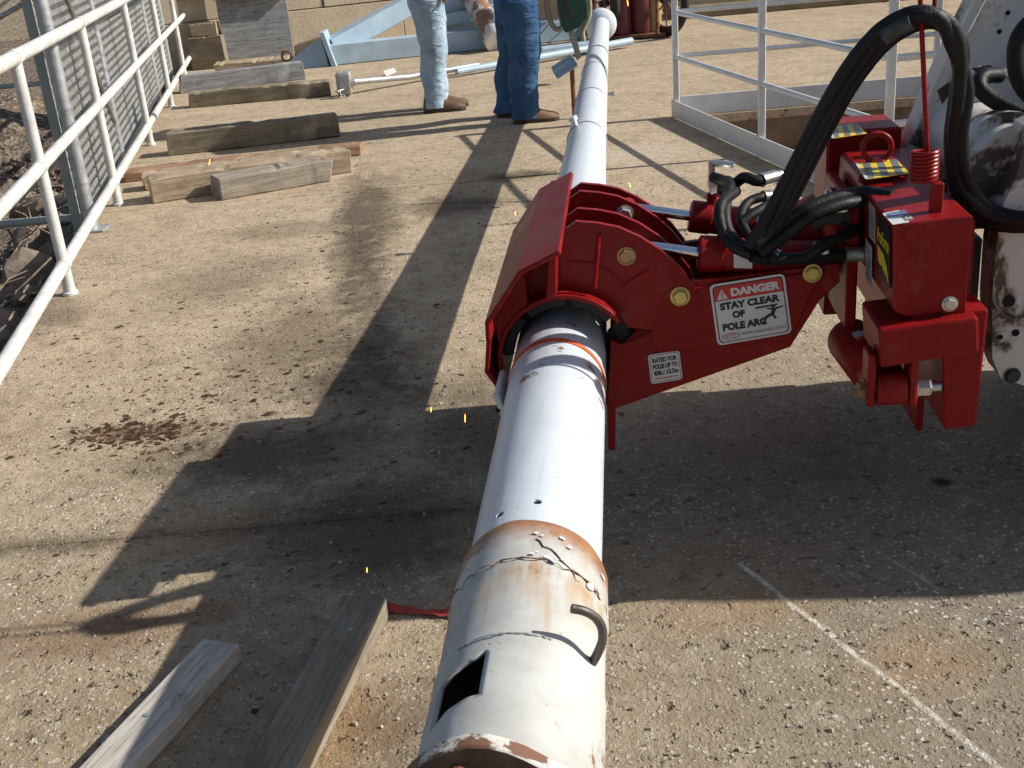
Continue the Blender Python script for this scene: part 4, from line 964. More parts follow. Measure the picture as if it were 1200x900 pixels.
# --- lower tilt cylinder with clevis
a = Q(996, 398, 2.52); b = Q(1036, 447, 2.24); d = (b-a); ln = d.length
bm = B(); lathe(bm, [(0, .040), (.006, .052), (ln*.80, .052), (ln*.84, .046), (ln*.97, .046), (ln, .036)], a, d, 28); tc = obj('tilt_cylinder', bm, red, H, smooth=True)
d.normalize(); x = d.cross(Vector((0, 0, 1))).normalized(); u = x.cross(d)
def tcp(l, ang, e): return a+d*l+(x*math.cos(R(ang))+u*math.sin(R(ang)))*(.052+e)
for (l0, l1, m_) in ((.10, .135, 'decal_white'), (.135, .155, 'orange')):
    bm = B(); rr = [[bm.verts.new(tcp(l, 90+75-10*k, .0012)) for k in range(11)] for l in (l0, l1)]
    for k in range(10): bm.faces.new((rr[0][k], rr[0][k+1], rr[1][k+1], rr[1][k]))
    obj('cylinder_label', bm, M[m_], tc, smooth=True)
cc = Q(1043, 455, 2.21)
bm = B(); lathe(bm, [(-.03, .034), (.028, .034)], cc, (1, 0, 0), 24); obj('clevis_eye', bm, red, H, smooth=True)
for dx in (-.042, .040):
    bm = B(); prism(bm, [(cc.x+dx-.008, cc.z-.03), (cc.x+dx+.008, cc.z-.03), (cc.x+dx+.008, cc.z+.085), (cc.x+dx-.008, cc.z+.085)], cc.y-.03, cc.y+.035); obj('clevis_lug', bm, red, H, bevel=.006, seg=2)
hexbolt('clevis_bolt', cc+Vector((-.051, 0, 0)), (-1, -.1, 0), .017, M['bronze_bolt'], H, .014)
hexbolt('clevis_nut', cc+Vector((.049, 0, 0)), (1, 0, 0), .0185, M['zinc'], H, .03)
bm = B(); cyl(bm, cc+Vector((-.05, 0, 0)), cc+Vector((.098, 0, 0)), .0105, 12); obj('clevis_pin', bm, M['zinc'], H, smooth=True)
# --- stickers
def fq(pxs, s): return [Q(x, y, s) for x, y in pxs]
dg = Decal('danger_sign', fq([(831, 334), (919, 320), (928, 390), (841, 405)], 2.4575), FN, H, M['decal_white'], .07, 1.15)
dg.base['label'] = 'white and red danger sign'
dg.shape('frame_line', dg.rrect(.03, .035, .97, .965, .055, 1.15), M['decal_black'], .0020)
dg.shape('panel', dg.rrect(.045, .05, .955, .95, .05, 1.15), M['decal_white'], .0024)
hp = [(.045, .72), (.955, .72)]+[(p[0], p[1]) for p in dg.rrect(.045, .05, .955, .95, .05, 1.15)[:10]]
dg.shape('header', hp, M['decal_red'], .0028)
dg.shape('warning_triangle', [(.075, .745), (.225, .745), (.15, .905)], M['decal_white'], .0032)
dg.text('!', .14, .765, .16, .86, M['decal_red'], .0036)
dg.text('DANGER', .27, .765, .925, .90, M['decal_white'], .0034, .058)
dg.text('STAY CLEAR', .10, .565, .90, .685, M['decal_black'], .0032, .058)
dg.text('OF', .25, .41, .42, .525, M['decal_black'], .0032, .058)
dg.text('POLE ARC', .10, .22, .69, .345, M['decal_black'], .0032, .058)
dg.text('www.ezspotur.com', .33, .09, .93, .165, M['decal_grey'], .0032, .004)
dg.shape('pole_symbol', [(.56, .50), (.86, .51), (.86, .535), (.56, .53)], M['decal_black'], .0032)
fig = [[(.72, .49), (.80, .47), (.93, .49), (.93, .47), (.83, .44), (.80, .36), (.83, .30), (.80, .29), (.77, .35), (.70, .32), (.66, .25), (.63, .26), (.68, .36), (.76, .40), (.77, .45), (.71, .47)]]
for pts in fig:
    dg.shape('falling_figure', pts, M['decal_black'], .0034)
dg.shape('figure_head', [(.80+.028*math.cos(6.28*k/12), .505+.028*math.sin(6.28*k/12)) for k in range(12)], M['decal_black'], .0038)
dg.shape('logo_oval', [(.19+.12*math.cos(6.28*k/20), .125+.05*math.sin(6.28*k/20)) for k in range(20)], M['decal_red'], .0030)
dg.shape('logo_oval', [(.19+.105*math.cos(6.28*k/20), .125+.036*math.sin(6.28*k/20)) for k in range(20)], M['decal_white'], .0034)
dg.text('EZS', .12, .105, .26, .145, M['decal_blue'], .0038, .01)
rs = Decal('rating_sticker', fq([(759, 416), (796, 410), (800, 444), (763, 450)], 2.464), FN, H, M['decal_white'], .1, 1.1)
rs.shape('frame_line', rs.rrect(.035, .035, .965, .965, .08, 1.1), M['decal_grey'], .0018); rs.shape('panel', rs.rrect(.06, .06, .94, .94, .07, 1.1), M['decal_white'], .0022)
for i, tx in enumerate(('RATED FOR', 'POLES UP TO', '45ft / 13.7m')): rs.text(tx, .12, .70-.22*i, .9, .87-.22*i, M['decal_black'], .0028, .05)
rs.text('www.ezspotur.com', .13, .12, .9, .19, M['decal_red'], .0028)
# stickers on the left flank of the tilt box (facing -t), measured on the plane of that flank
def flank(px, py, t_):
    d = ray(px, py); k = (t_-(CAM-O_).dot(T_))/d.dot(T_); p = CAM+d*k; return Vector((t_, (p-O_).dot(A_)-HS, p.z))
LN = (-1, 0, 0); tF = tL-.0004
y0, y1 = X_(2.215), X_(2.335); z0, z1 = hB+.045, hTL-.012
pf = Decal('logo_sticker', [(tL-.0005, y1, z1), (tL-.0005, y0, z1), (tL+.004, y0, z0), (tL+.004, y1, z0)], LN, H, M['decal_black'], .06, .8)
pf.text('ProForce', .06, .56, .95, .80, M['decal_yellow'], .003, .03, .2)
pf.shape('mark', [(.08, .50), (.30, .47), (.55, .46), (.80, .32), (.95, .10), (.86, .12), (.78, .22), (.70, .14), (.62, .24), (.52, .16), (.45, .26), (.34, .2), (.14, .24)], M['decal_yellow'], .003)
for k, (ya, yb, za, zb) in enumerate(((2.36, 2.42, hTL-.085, hTL-.01), (2.375, 2.44, hTL-.185, hTL-.095))):
    ls = Decal('instruction_sticker', [(tL-.0005, X_(yb), zb), (tL-.0005, X_(ya), zb), (tL+.003, X_(ya), za), (tL+.003, X_(yb), za)], LN, H, M['silver'], .04, .6)
    for i in range(7): ls.shape('printed_line', [(.12, .12+.11*i), (.88, .12+.11*i), (.88, .165+.11*i), (.12, .165+.11*i)], M['decal_grey'], .0024)
# stickers on top
TN = (0, 0, 1)
def topq(pxs, h): 
    out = []
    for x, y in pxs: d = ray(x, y); p = CAM+d*((h-CAMH)/d.z); out.append(Vector(((p-O_).dot(T_), (p-O_).dot(A_)-HS, h)))
    return out
sn = Decal('serial_sticker', topq([(1034, 251), (1067, 244), (1078, 259), (1046, 264)], hTL+.0005), TN, H, M['decal_white'], .03, 1.5)
for i in range(3): sn.shape('printed_line', [(.08, .62+.11*i), (.92, .62+.11*i), (.92, .69+.11*i), (.08, .69+.11*i)], M['decal_blue'], .0024)
sn.shape('printed_block', [(.5, .12), (.85, .12), (.85, .5), (.5, .5)], M['decal_grey'], .0024); sn.text('52', .56, .2, .8, .42, M['decal_white'], .003)
def hazard(quad, nrm):
    d = Decal('hazard_sticker', quad, nrm, H, M['decal_yellow'], .03, 1.0)
    for i in range(3):
        u = .05+.33*i; d.shape('stripe', [(u, .02), (u+.16, .02), (min(1, u+.30), .98), (u+.14, .98)], M['stripe_grey'], .0024)
    d.shape('end_patch', [(0.0, .0), (.07, .0), (.05, 1.), (0.0, 1.)], M['decal_white'], .003)
hazard(topq([(1002, 192), (1050, 187), (1066, 204), (1014, 211)], .7955), TN)
hazard(topq([(969, 150), (1003, 145), (1016, 157), (975, 163)], .8355), TN)
# white label on near barrel
b, c, d = n1[0], n1[1], n1[2]
bm = B(); x = Vector((0, -1, 0)); u = d.cross(x)*-1
rr = [[bm.verts.new(b+d*l+(x*math.cos(R(a_))+Vector((0, 0, 1))*math.sin(R(a_)))*.0425) for a_ in range(-25, 26, 10)] for l in (.075, .115)]
for k in range(5): bm.faces.new((rr[0][k], rr[0][k+1], rr[1][k+1], rr[1][k]))
obj('cylinder_label', bm, M['decal_white'], H, smooth=True)
# --- hydraulic hoses
def hose(pts, r_=.0135, name='hydraulic_hose', ends=False, n=10):
    P_ = crom([Q(x, y, s) for x, y, s in pts], 8); bm = B(); tube(bm, P_, [r_*(1+.05*noise.noise(Vector((i*.6, r_*900, 2)))) for i in range(len(P_))], n); h_ = obj(name, bm, M['rubber'], H, smooth=True)
    if ends:
        for k in ((0, -1) if ends is True else (ends,)):
            p = P_[k]; q_ = P_[3] if k == 0 else P_[-4]; dd = (p-q_).normalized()
            bm = B(); lathe(bm, [(-.03, r_*1.25), (.012, r_*1.25), (.013, r_*.9), (.03, r_*.9)], p, dd, 10); obj('hose_crimp', bm, M['zinc'], h_, smooth=True)
    return h_
arch = [(886, 292, 2.40), (905, 262, 2.40), (935, 205, 2.38), (968, 140, 2.35), (1002, 82, 2.31), (1040, 38, 2.27), (1080, 18, 2.25), (1110, 25, 2.25), (1124, 55, 2.27), (1124, 105, 2.30), (1118, 160, 2.34), (1124, 210, 2.36), (1145, 243, 2.36), (1175, 256, 2.34), (1215, 258, 2.30)]
for (dx, dy, ds) in ((0, 0, 0), (-9, -3, .0), (4, 8, .02), (-4, 6, .03)):
    hose([(x+dx*(1 if i < 9 else -1.0), y+dy, s+ds+.006*math.sin(i*1.9+dx)) for i, (x, y, s) in enumerate(arch)], .0135)
# printed band on the arch hoses
hose([(1034, 45, 2.255), (1052, 33, 2.25), (1068, 26, 2.24)], .0145).data.materials[0] = simple('hose_print', (.06, .06, .062), .5, 0, .6, 60)
# left cluster loops
hose([(836, 208, 2.74), (848, 212, 2.70), (856, 216, 2.62), (850, 240, 2.52), (852, 268, 2.46), (868, 288, 2.44), (892, 298, 2.42)], .0135)
hose([(842, 224, 2.74), (858, 218, 2.66), (872, 208, 2.62), (888, 212, 2.6), (904, 208, 2.62)], .0125, ends=True)
hose([(905, 230, 2.62), (892, 231, 2.6), (876, 238, 2.58), (868, 256, 2.52), (880, 280, 2.46), (900, 292, 2.43)], .011, ends=True)
hose([(862, 224, 2.6), (846, 238, 2.5), (843, 256, 2.47), (850, 276, 2.45), (862, 290, 2.43), (880, 298, 2.42)], .013)
hose([(880, 300, 2.41), (905, 305, 2.42), (935, 303, 2.44), (965, 300, 2.45), (1006, 298, 2.46)], .0135, ends=-1)
hose([(885, 285, 2.40), (915, 262, 2.42), (945, 245, 2.42), (975, 233, 2.44), (1010, 226, 2.46), (1046, 230, 2.42)], .0145)
hose([(890, 298, 2.40), (922, 275, 2.41), (950, 254, 2.40), (985, 240, 2.42), (1010, 236, 2.45)], .0135)
hose([(900, 303, 2.41), (940, 303, 2.42), (962, 290, 2.42), (984, 278, 2.44), (1006, 268, 2.47)], .0125)
hose([(868, 262, 2.5), (884, 250, 2.52), (905, 240, 2.55), (930, 238, 2.58)], .012)

# ================================================================== SKID STEER LOADER (mostly outside the frame on the right)
LT, LS = 2.0, 2.7
LD = thing('skid_steer_loader', 'white skid steer loader with chipped paint carrying the red attachment', 'loader', W(LT, LS, 0), -YAW)
def lq(px, py, s): t_, h_ = L(px, py, s); return Vector((t_-LT, s-LS, h_))
def lpoly(pxs, s): return [(t_-LT, h_) for t_, h_ in (L(x, y, s) for x, y in pxs)]
lw = M['loader_white']
fa = lpoly([(1146, -6), (1122, 40), (1090, 110), (1064, 172), (1060, 192), (1068, 212), (1100, 236)], 2.86)
fa = fa+[(-.62, .42), (.2, .55), (.95, 1.05), (.95, 1.42), (.5, 1.42), (-.45, 1.30)]
bm = B(); prism(bm, fa, 2.86-LS, 2.95-LS); bmesh.ops.triangulate(bm, faces=[f for f in bm.faces if len(f.verts) > 4]); far_arm = obj('lift_arm', bm, lw, LD)
for (px, py) in ((1171, 37), (1181, 15)):
    bm = B(); c = lq(px, py, 2.8595); cyl(bm, c, c+Vector((0, -.001, 0)), .0055, 14); obj('bolt_hole_shade', bm, M['hole_shade'], far_arm)  # flat black disc painted for the hole's inner shade
# raised edge strip of the far arm
e = lpoly([(1146, -6), (1122, 40), (1090, 110), (1064, 172), (1060, 192)], 2.84); e2 = [(p[0]+.022, p[1]-.004) for p in e]
bm = B(); prism(bm, e+e2[::-1], 2.835-LS, 2.859-LS); obj('arm_flange', bm, lw, far_arm, bevel=.003)
na = lpoly([(1205, 150), (1192, 205), (1176, 240), (1167, 290), (1163, 350), (1163, 420), (1172, 442), (1200, 452)], 2.36)
na = na+[(-.9, .42), (.1, .55), (.95, 1.05), (.95, 1.42), (.4, 1.40), (-.7, 1.1)]
bm = B(); prism(bm, na, 2.36-LS, 2.45-LS); bmesh.ops.triangulate(bm, faces=[f for f in bm.faces if len(f.verts) > 4]); near_arm = obj('lift_arm', bm, lw, LD)
for (px, py, r_) in ((1182, 353, .013), (1190, 390, .008), (1172, 395, .006)):
    bm = B(); c = lq(px, py, 2.3595); cyl(bm, c, c+Vector((0, -.001, 0)), r_, 16); obj('bolt_hole_shade', bm, M['hole_shade'], near_arm)  # shallow black discs colour in the dark of the holes
hexbolt('arm_bolt', lq(1186, 440, 2.359), (0, -1, 0), .014, M['dark_steel'], near_arm)
rim = [lq(x, y, 2.355) for x, y in ((1164, 350), (1170, 364), (1182, 372), (1196, 372), (1206, 364))]
bm = B(); tube(bm, crom(rim, 5), .003, 6); obj('weld_bead', bm, lw, near_arm, smooth=True)
# cross tube between the arms, with end bosses, and the tilt cylinder
c = lq(1150, 178, 2.62)
bm = B(); lathe(bm, [(0, .10), (.03, .10), (.032, .088), (.30, .088), (.302, .105), (.36, .105), (.362, .09), (.42, .09)], (c.x+.02, 2.855-LS, c.z-.0), (0, -1, 0), 32); ct_ = obj('cross_tube', bm, lw, LD, smooth=True)
bm = B(); pts = [(1062, 150), (1085, 128), (1108, 140), (1100, 170), (1075, 172)]
prism(bm, lpoly([(1098, 168), (1128, 92), (1150, 78), (1195, 92), (1215, 150), (1190, 190)], 2.74), 2.735-LS, 2.76-LS); obj('tilt_plate', bm, lw, LD, bevel=.004)
for pts, s in (([(1098, 106), (1112, 96), (1122, 104), (1120, 118), (1110, 114), (1104, 122)], 2.733), ([(1162, 132), (1178, 128), (1190, 142), (1184, 150), (1174, 144), (1166, 152)], 2.733), ([(1138, 80), (1160, 76), (1172, 84), (1150, 90)], 2.733)):
    bm = B(); prism(bm, lpoly(pts, s), s-.002-LS, s-LS); obj('bare_patch', bm, M['dark_steel'], LD)
# quick attach frame behind the red back plate, enlarged to block a lit gap
bm = B(); box(bm, (1.0-LT, 3.035-LS, .335), (.06, .37, .43)); obj('quick_attach_frame', bm, M['dark_steel'], LD, bevel=.006)
bm = B(); box(bm, (1.0-LT, 2.62-LS, .68), (.05, .42, .05)); obj('quick_attach_bar', bm, M['dark_steel'], LD, bevel=.004)
# chassis, cab, wheels
bm = B(); prism(bm, [(-.55, .24), (1.25, .24), (1.4, .45), (1.4, .95), (.95, 1.0), (-.35, .62), (-.6, .45)], 2.49-LS, 3.16-LS); obj('chassis', bm, lw, LD, bevel=.02)
bm = B(); prism(bm, [(-.02, .64), (.95, .9), (1.0, 1.78), (.95, 1.83), (.36, 1.83), (.3, 1.78), (.02, 1.0)], 2.50-LS, 3.15-LS); cab = obj('cab', bm, lw, LD, bevel=.02)
bm = B(); prism(bm, [(.25, 1.08), (.8, 1.08), (.85, 1.65), (.44, 1.65)], 2.492-LS, 3.158-LS); obj('side_window', bm, M['glass_dark'], cab)
for s in (2.36, 2.86):
    bm = B(); prism(bm, [(.85, .9), (1.3, .9), (1.25, 1.45), (.88, 1.45)], s+.1-LS if s < 2.5 else s-.02-LS, s+.12-LS if s < 2.5 else s+.0-LS); obj('tower', bm, lw, LD)
for t_ in (-.32, .85):
    for s in (2.32, 3.17):
        bm = B(); lathe(bm, [(0, .30), (.02, .34), (.06, .36), (.12, .36), (.15, .34), (.165, .30)], (t_, s-LS, .36), (0, 1, 0), 36); wh = obj('wheel', bm, M['tyre'], LD, smooth=True)
        bm = B(); lathe(bm, [(0, .19), (.18, .19)], (t_, s-LS-.008, .36), (0, 1, 0), 24); obj('rim', bm, lw, wh, smooth=True)
        for k in range(14):
            a = 6.283*k/14; bm = B(); box(bm, (t_+math.cos(a)*.368, s-LS+.083, .36+math.sin(a)*.368), (.03, .15, .05), Matrix.Rotation(-a, 3, 'Y')); obj('tread_lug', bm, M['tyre'], wh)
def lhose(pts, r_=.015):
    P_ = crom([lq(x, y, s) for x, y, s in pts], 8); bm = B(); tube(bm, P_, r_, 10); return obj('hydraulic_hose', bm, M['rubber'], LD, smooth=True)
lhose([(1172, 88, 2.62), (1152, 90, 2.60), (1148, 102, 2.58), (1162, 116, 2.56), (1185, 128, 2.54), (1230, 150, 2.5)], .017)
lhose([(1225, 10, 2.5), (1196, 40, 2.5), (1190, 70, 2.5), (1198, 100, 2.5), (1225, 130, 2.5)], .018)
bm = B(); a = lq(1170, 88, 2.62); tube(bm, [a, a+Vector((.06, 0, .0))], .013, 8); obj('hose_fitting', bm, M['zinc'], LD)
lhose([(1118, 232, 2.55), (1108, 250, 2.5), (1118, 270, 2.45), (1140, 262, 2.4), (1175, 262, 2.38)], .012)

# ================================================================== PERSONS
def loft(bm, rings, n=20, cap=True, wob=0.0, seed=0):
    R_ = []
    for (c, rx, ry) in rings:
        c = Vector(c); rg = []
        for k in range(n):
            a = 2*math.pi*k/n; v = Vector((math.cos(a)*rx, math.sin(a)*ry, 0)); v *= 1+wob*noise.noise(Vector((math.cos(a)*1.5, math.sin(a)*1.5+seed, c.z*17)))
            rg.append(bm.verts.new(c+v))
        R_.append(rg)
    for i in range(len(R_)-1):
        for k in range(n): bm.faces.new((R_[i][k], R_[i][(k+1) % n], R_[i+1][(k+1) % n], R_[i+1][k]))
    if cap: bm.faces.new(R_[0][::-1]); bm.faces.new(R_[-1])
def lerp_rings(keys, n):
    out = []
    for i in range(n+1):
        u = i/n*(len(keys)-1); k = min(int(u), len(keys)-2); f = u-k; f = f*f*(3-2*f)
        (c0, a0, b0), (c1, a1, b1) = keys[k], keys[k+1]; out.append((Vector(c0).lerp(Vector(c1), f), a0+(a1-a0)*f, b0+(b1-b0)*f))
    return out
def person(label, loc, feet, jeans, top, boot, hands, lean=0.0, wide=1.0, glove=None, head_tilt=.05):
    """local frame: x = the way the person faces, y = left, z = up; feet: (x, y) of both ankles; hands: two wrist points"""
    p = thing('person', label, 'person', loc, 0)
    hz = .83; V = []; E_ = []; rad = []
    def v(co, r_, par=None):
        V.append(co); rad.append(r_); i = len(V)-1
        if par is not None: E_.append((par, i))
        return i
    pel = v((0, 0, .86), (.13, .11)); ch = v((lean*.35, 0, 1.10), (.12, .10), pel); st = v((lean*.7, 0, 1.32), (.14, .10), ch); nk = v((lean*.9, 0, 1.44), (.055, .05), st); hb = v((lean*.9+.015, 0, 1.50), (.06, .065), nk); hm = v((lean*.9+.03, 0, 1.57), (.075, .09), hb); v((lean*.9+.025, 0, 1.65), (.06, .07), hm)
    ns = v((lean*.9+.115, 0, 1.55), (.012, .012), hm)
    for sd, (fx, fy) in ((1, feet[0]), (-1, feet[1])):
        hp_ = v((0, sd*.09, .80), (.085, .058), pel); kn = v((fx*.55+.03, (sd*.09+fy)/2, .44), (.052, .055), hp_); an = v((fx-.005, fy, .10), (.03, .03), kn); to = v((fx+.07, fy, .055), (.018, .015), an)
    for sd, hnd in ((1, hands[0]), (-1, hands[1])):
        hnd = Vector(hnd); sh = v((lean*.65, sd*.19, 1.36), (.055, .055), st); s0 = Vector((lean*.65, sd*.19, 1.36)); el = (s0+hnd)/2+Vector((-.07, sd*.05, -.04))
        ei = v(tuple(el), (.04, .04), sh); wr = v(tuple(hnd), (.026, .022), ei); d = (hnd-el).normalized(); side = d.cross(Vector((0, 0, 1))).normalized(); un = side.cross(d)
        pm = v(tuple(hnd+d*.055), (.034, .018), wr)
        for k, (o_, l_) in enumerate(((-.03, .07), (-.01, .08), (.01, .075), (.028, .06))):
            b0 = hnd+d*.09+side*o_; f0 = v(tuple(b0), (.0095, .0095), pm); f1 = v(tuple(b0+d*l_*.5-un*.02), (.009, .009), f0); v(tuple(b0+d*l_*.65-un*.05), (.008, .008), f1)
        tb2 = hnd+d*.035-side*.042; t0 = v(tuple(tb2), (.011, .011), pm); v(tuple(tb2+d*.045-side*.012-un*.02), (.009, .009), t0)
    me = bpy.data.meshes.new('body'); me.from_pydata(V, E_, []); bo = bpy.data.objects.new('body', me); COL.objects.link(bo); bo.parent = p; me.materials.append(M['skin'])
    bo.modifiers.new('s', 'SKIN'); sd_ = me.skin_vertices[0].data
    for i, r_ in enumerate(rad): sd_[i].radius = r_; sd_[i].use_root = (i == 0)
    sb = bo.modifiers.new('ss', 'SUBSURF'); sb.levels = 2; sb.render_levels = 2
    # jeans
    bm = B()
    for sd, (fx, fy) in ((1, feet[0]), (-1, feet[1])):
        keys = [((fx-.012, fy, .035), .083, .070), ((fx-.005, fy, .09), .073, .064), ((fx*.9, fy, .16), .074, .066), ((fx*.8-.012, fy*.97+sd*.002, .27), .082, .072), ((fx*.6+.02, (sd*.09+fy)/2, .45), .084, .074), ((fx*.4+.015, (sd*.09*1.3+fy*.7)/2, .62), .098, .086), ((0, sd*.088, .80), .118, .098), ((0, sd*.07, .92), .12, .058)]
        keys = [(c_, a_*wide, b_*wide) for c_, a_, b_ in keys]; loft(bm, lerp_rings(keys, 44), 26, True, .09, seed=sd*3+loc[0])
    loft(bm, [((0, 0, .80), .10, .14), ((0, 0, .86), .125, .17), ((0, 0, .93), .12, .16), ((0, 0, .97), .115, .15)], 26)
    j = obj('jeans', bm, jeans, p, smooth=True); j['label'] = 'denim trousers'
    for sd, (fx, fy) in ((1, feet[0]), (-1, feet[1])):   # side seams and back pocket stitching
        bm = B(); tube(bm, crom([(fx-.005, fy-.068, .07), (fx*.8-.012, fy*.97-.073, .27), (fx*.6+.015, (sd*.09+fy)/2-.075, .45), (fx*.4+.01, (sd*.117+fy*.7)/2-.088, .62), (0, sd*.088-.099, .80)], 6), .0028, 5); obj('seam', bm, jeans, j, smooth=True)
    # shirt or jacket
    bm = B(); loft(bm, lerp_rings([((0, 0, .885), .145, .195), ((lean*.3, 0, 1.08), .135, .185), ((lean*.65, 0, 1.30), .145, .21), ((lean*.8, 0, 1.40), .10, .16), ((lean*.88, 0, 1.45), .07, .08)], 18), 24, True, .05, 4)
    for sd, hnd in ((1, hands[0]), (-1, hands[1])):
        hnd = Vector(hnd); s0 = Vector((lean*.65, sd*.18, 1.36)); el = (s0+hnd)/2+Vector((-.07, sd*.05, -.04)); tube(bm, crom([s0, el, el.lerp(hnd, .97)], 6), [.075-.03*i/12 for i in range(13)], 14)
    obj('jacket', bm, top, p, smooth=True)
    bm = B(); bmesh.ops.create_uvsphere(bm, u_segments=18, v_segments=12, radius=1)
    for q_ in bm.verts: q_.co = Vector((q_.co.x*.108+lean*.9+.01, q_.co.y*.09, max(q_.co.z, -.15)*.095+1.60))
    obj('hair', bm, M['hair'], p, smooth=True)
    # boots
    for (fx, fy) in feet:
        bm = B(); loft(bm, [((fx-.005, fy, .15), .056, .048), ((fx-.005, fy, .105), .060, .050)], 18)
        prof = [(-.085, .032, .058), (-.075, .040, .10), (-.03, .042, .115), (.03, .043, .105), (.07, .046, .078), (.12, .049, .062), (.165, .044, .052), (.195, .026, .036)]; R_ = []
        prof = [(x*1.12, hw*1.2, ht*1.12) for x, hw, ht in prof]
        for (x, hw, ht) in prof:
            R_.append([bm.verts.new((fx+x, fy+math.cos(R(a_))*hw, .022+max(0, math.sin(R(a_)))**.8*(ht-.022))) for a_ in range(0, 181, 20)])
        for i in range(len(R_)-1):
            for k in range(len(R_[0])-1): bm.faces.new((R_[i][k], R_[i][k+1], R_[i+1][k+1], R_[i+1][k]))
        for r_ in (R_[0], R_[-1]): bm.faces.new(r_)
        b_ = obj('boot', bm, boot, p, smooth=True)
        bm = B(); out = [(fx+x, fy+hw+.004) for x, hw, _ in prof]+[(fx+x, fy-hw-.004) for x, hw, _ in prof[::-1]]; slab(bm, out, .001, .026); obj('sole', bm, M['sole'], b_, bevel=.003)
    return p
fl = G(512, 131)
person('person in pale washed jeans and brown boots standing left of the pole, facing right', (fl.x, fl.y, 0), ((.02, .17), (.0, .0)), M['jeans_pale'], M['maroon_cloth'], M['leather'], ((.18, .10, .96), (.10, -.16, .92)), 0, 1.08)
fr = G(620, 143)
person('person in dark blue jeans beside the pole holding a green power saw', (fr.x-.03, fr.y, 0), ((-.09, .30), (.02, .0)), M['jeans_dark'], M['grey_cloth'], M['leather_tan'], ((.24, .16, .92), (.17, -.06, .93)), .05, 1.24)
# power saw
sy = fr.y-.02; sw = thing('power_saw', 'dark green power saw held against the far end of the pole', 'saw', PY(668, 45, sy)); s0v = PY(668, 45, sy)
def sp(px, py, dy=0): v = PY(px, py, sy)-s0v; v.y += dy; return v
def sprism(bm, pxs, y0, y1): prism(bm, [(q_.x, q_.z) for q_ in (sp(x, y) for x, y in pxs)], y0, y1)
bm = B(); sprism(bm, [(650, -18), (681, -18), (688, 2), (689, 20), (678, 31), (662, 38), (657, 30), (653, 10)], -.07, .07); obj('saw_body', bm, M['tool_green'], sw, bevel=.012, seg=2)
bm = B(); tube(bm, crom([sp(686, -16), sp(691, 4), sp(690, 20), sp(683, 36), sp(684, 48)], 6), .016, 10); obj('front_handle', bm, M['tool_tan'], sw, smooth=True)
bm = B(); tube(bm, crom([sp(650, -12), sp(641, 2), sp(644, 22), sp(651, 34), (sp(658, 33))], 6), .017, 10); obj('rear_handle', bm, M['tool_tan'], sw, smooth=True)
bm = B(); sprism(bm, [(665, 34), (672, 34), (682, 66), (676, 71)], -.012, .012); obj('guide_bar', bm, M['grey_box'], sw, bevel=.003)
bm = B(); sprism(bm, [(657, 0), (664, -2), (668, 22), (660, 24)], -.075, -.071); obj('side_cover', bm, M['dark_steel'], sw)
# cut plate below the saw
a = PY(662, 80, 7.9); pl = thing('cut_plate', 'small pale blue steel channel offcut below the saw', 'steel plate', (a.x, a.y, 0))
bm = B(); box(bm, (0, 0, a.z), (.16, .10, .012), Matrix.Rotation(R(-28), 3, 'Y') @ Matrix.Rotation(R(30), 3, 'X')); box(bm, (.0, .06, a.z+.01), (.16, .012, .08), Matrix.Rotation(R(-28), 3, 'Y')); obj('channel', bm, M['blue_steel'], pl, bevel=.002)
bm = B(); cyl(bm, (.05, .05, 0.002), (.05, .05, a.z+.03), .016, 10); obj('prop', bm, M['rust'], pl)

# ================================================================== STEEL LYING BEHIND
bf = thing('blue_steel_frame', 'large pale blue welded steel frame lying in front of the block wall', 'steel frame', (-1.6, 12.1, 0)); bo_ = Vector((-1.6, 12.1, 0))
def beam(bm, a, b, wd, ht):
    a = Vector(a)-bo_; b = Vector(b)-bo_; d = (b-a).normalized(); side = d.cross(Vector((0, 0, 1))).normalized(); un = side.cross(d)
    c = []
    for p in (a, b):
        for sx, sz in ((-1, -1), (1, -1), (1, 1), (-1, 1)): c.append(bm.verts.new(p+side*sx*wd/2+un*sz*ht/2))
    for f in ((0, 1, 2, 3), (7, 6, 5, 4), (0, 4, 5, 1), (1, 5, 6, 2), (2, 6, 7, 3), (3, 7, 4, 0)): bm.faces.new([c[i] for i in f])
bm = B(); beam(bm, (-1.58, 12.2, .105), (1.35, 12.75, .105), .2, .2); obj('bottom_beam', bm, M['blue_steel'], bf, bevel=.006)
e0 = PY(388, 56, 12.3); e1 = PY(478, 6, 12.75); e2_ = e0+(e1-e0)*2.6
bm = B(); beam(bm, e0, e2_, .2, .19); obj('sloping_beam', bm, M['blue_steel'], bf, bevel=.006)
bm = B(); pts = [PY(338, 72, 12.15), PY(376, 44, 12.2), PY(386, 79, 12.1), PY(352, 82, 12.1)]
sh = Vector((0, .24, 0)); P8 = [q_-bo_ for q_ in pts]; hexa(bm, [P8[0], P8[3], P8[2], P8[1], P8[0]+sh, P8[3]+sh, P8[2]+sh, P8[1]+sh]); obj('tapered_foot', bm, M['blue_steel'], bf, bevel=.005)
bm = B(); q0, q1 = PY(374, 38, 12.1), PY(390, 80, 12.08); hexa(bm, [v_-bo_ for v_ in (q1+Vector((0, -.03, 0)), q1+Vector((.05, -.03, 0)), q1+Vector((.05, .3, 0)), q1+Vector((0, .3, 0)), q0+Vector((0, -.03, 0)), q0+Vector((.05, -.03, 0)), q0+Vector((.05, .3, 0)), q0+Vector((0, .3, 0)))]); obj('end_plate', bm, M['blue_steel'], bf, bevel=.004)
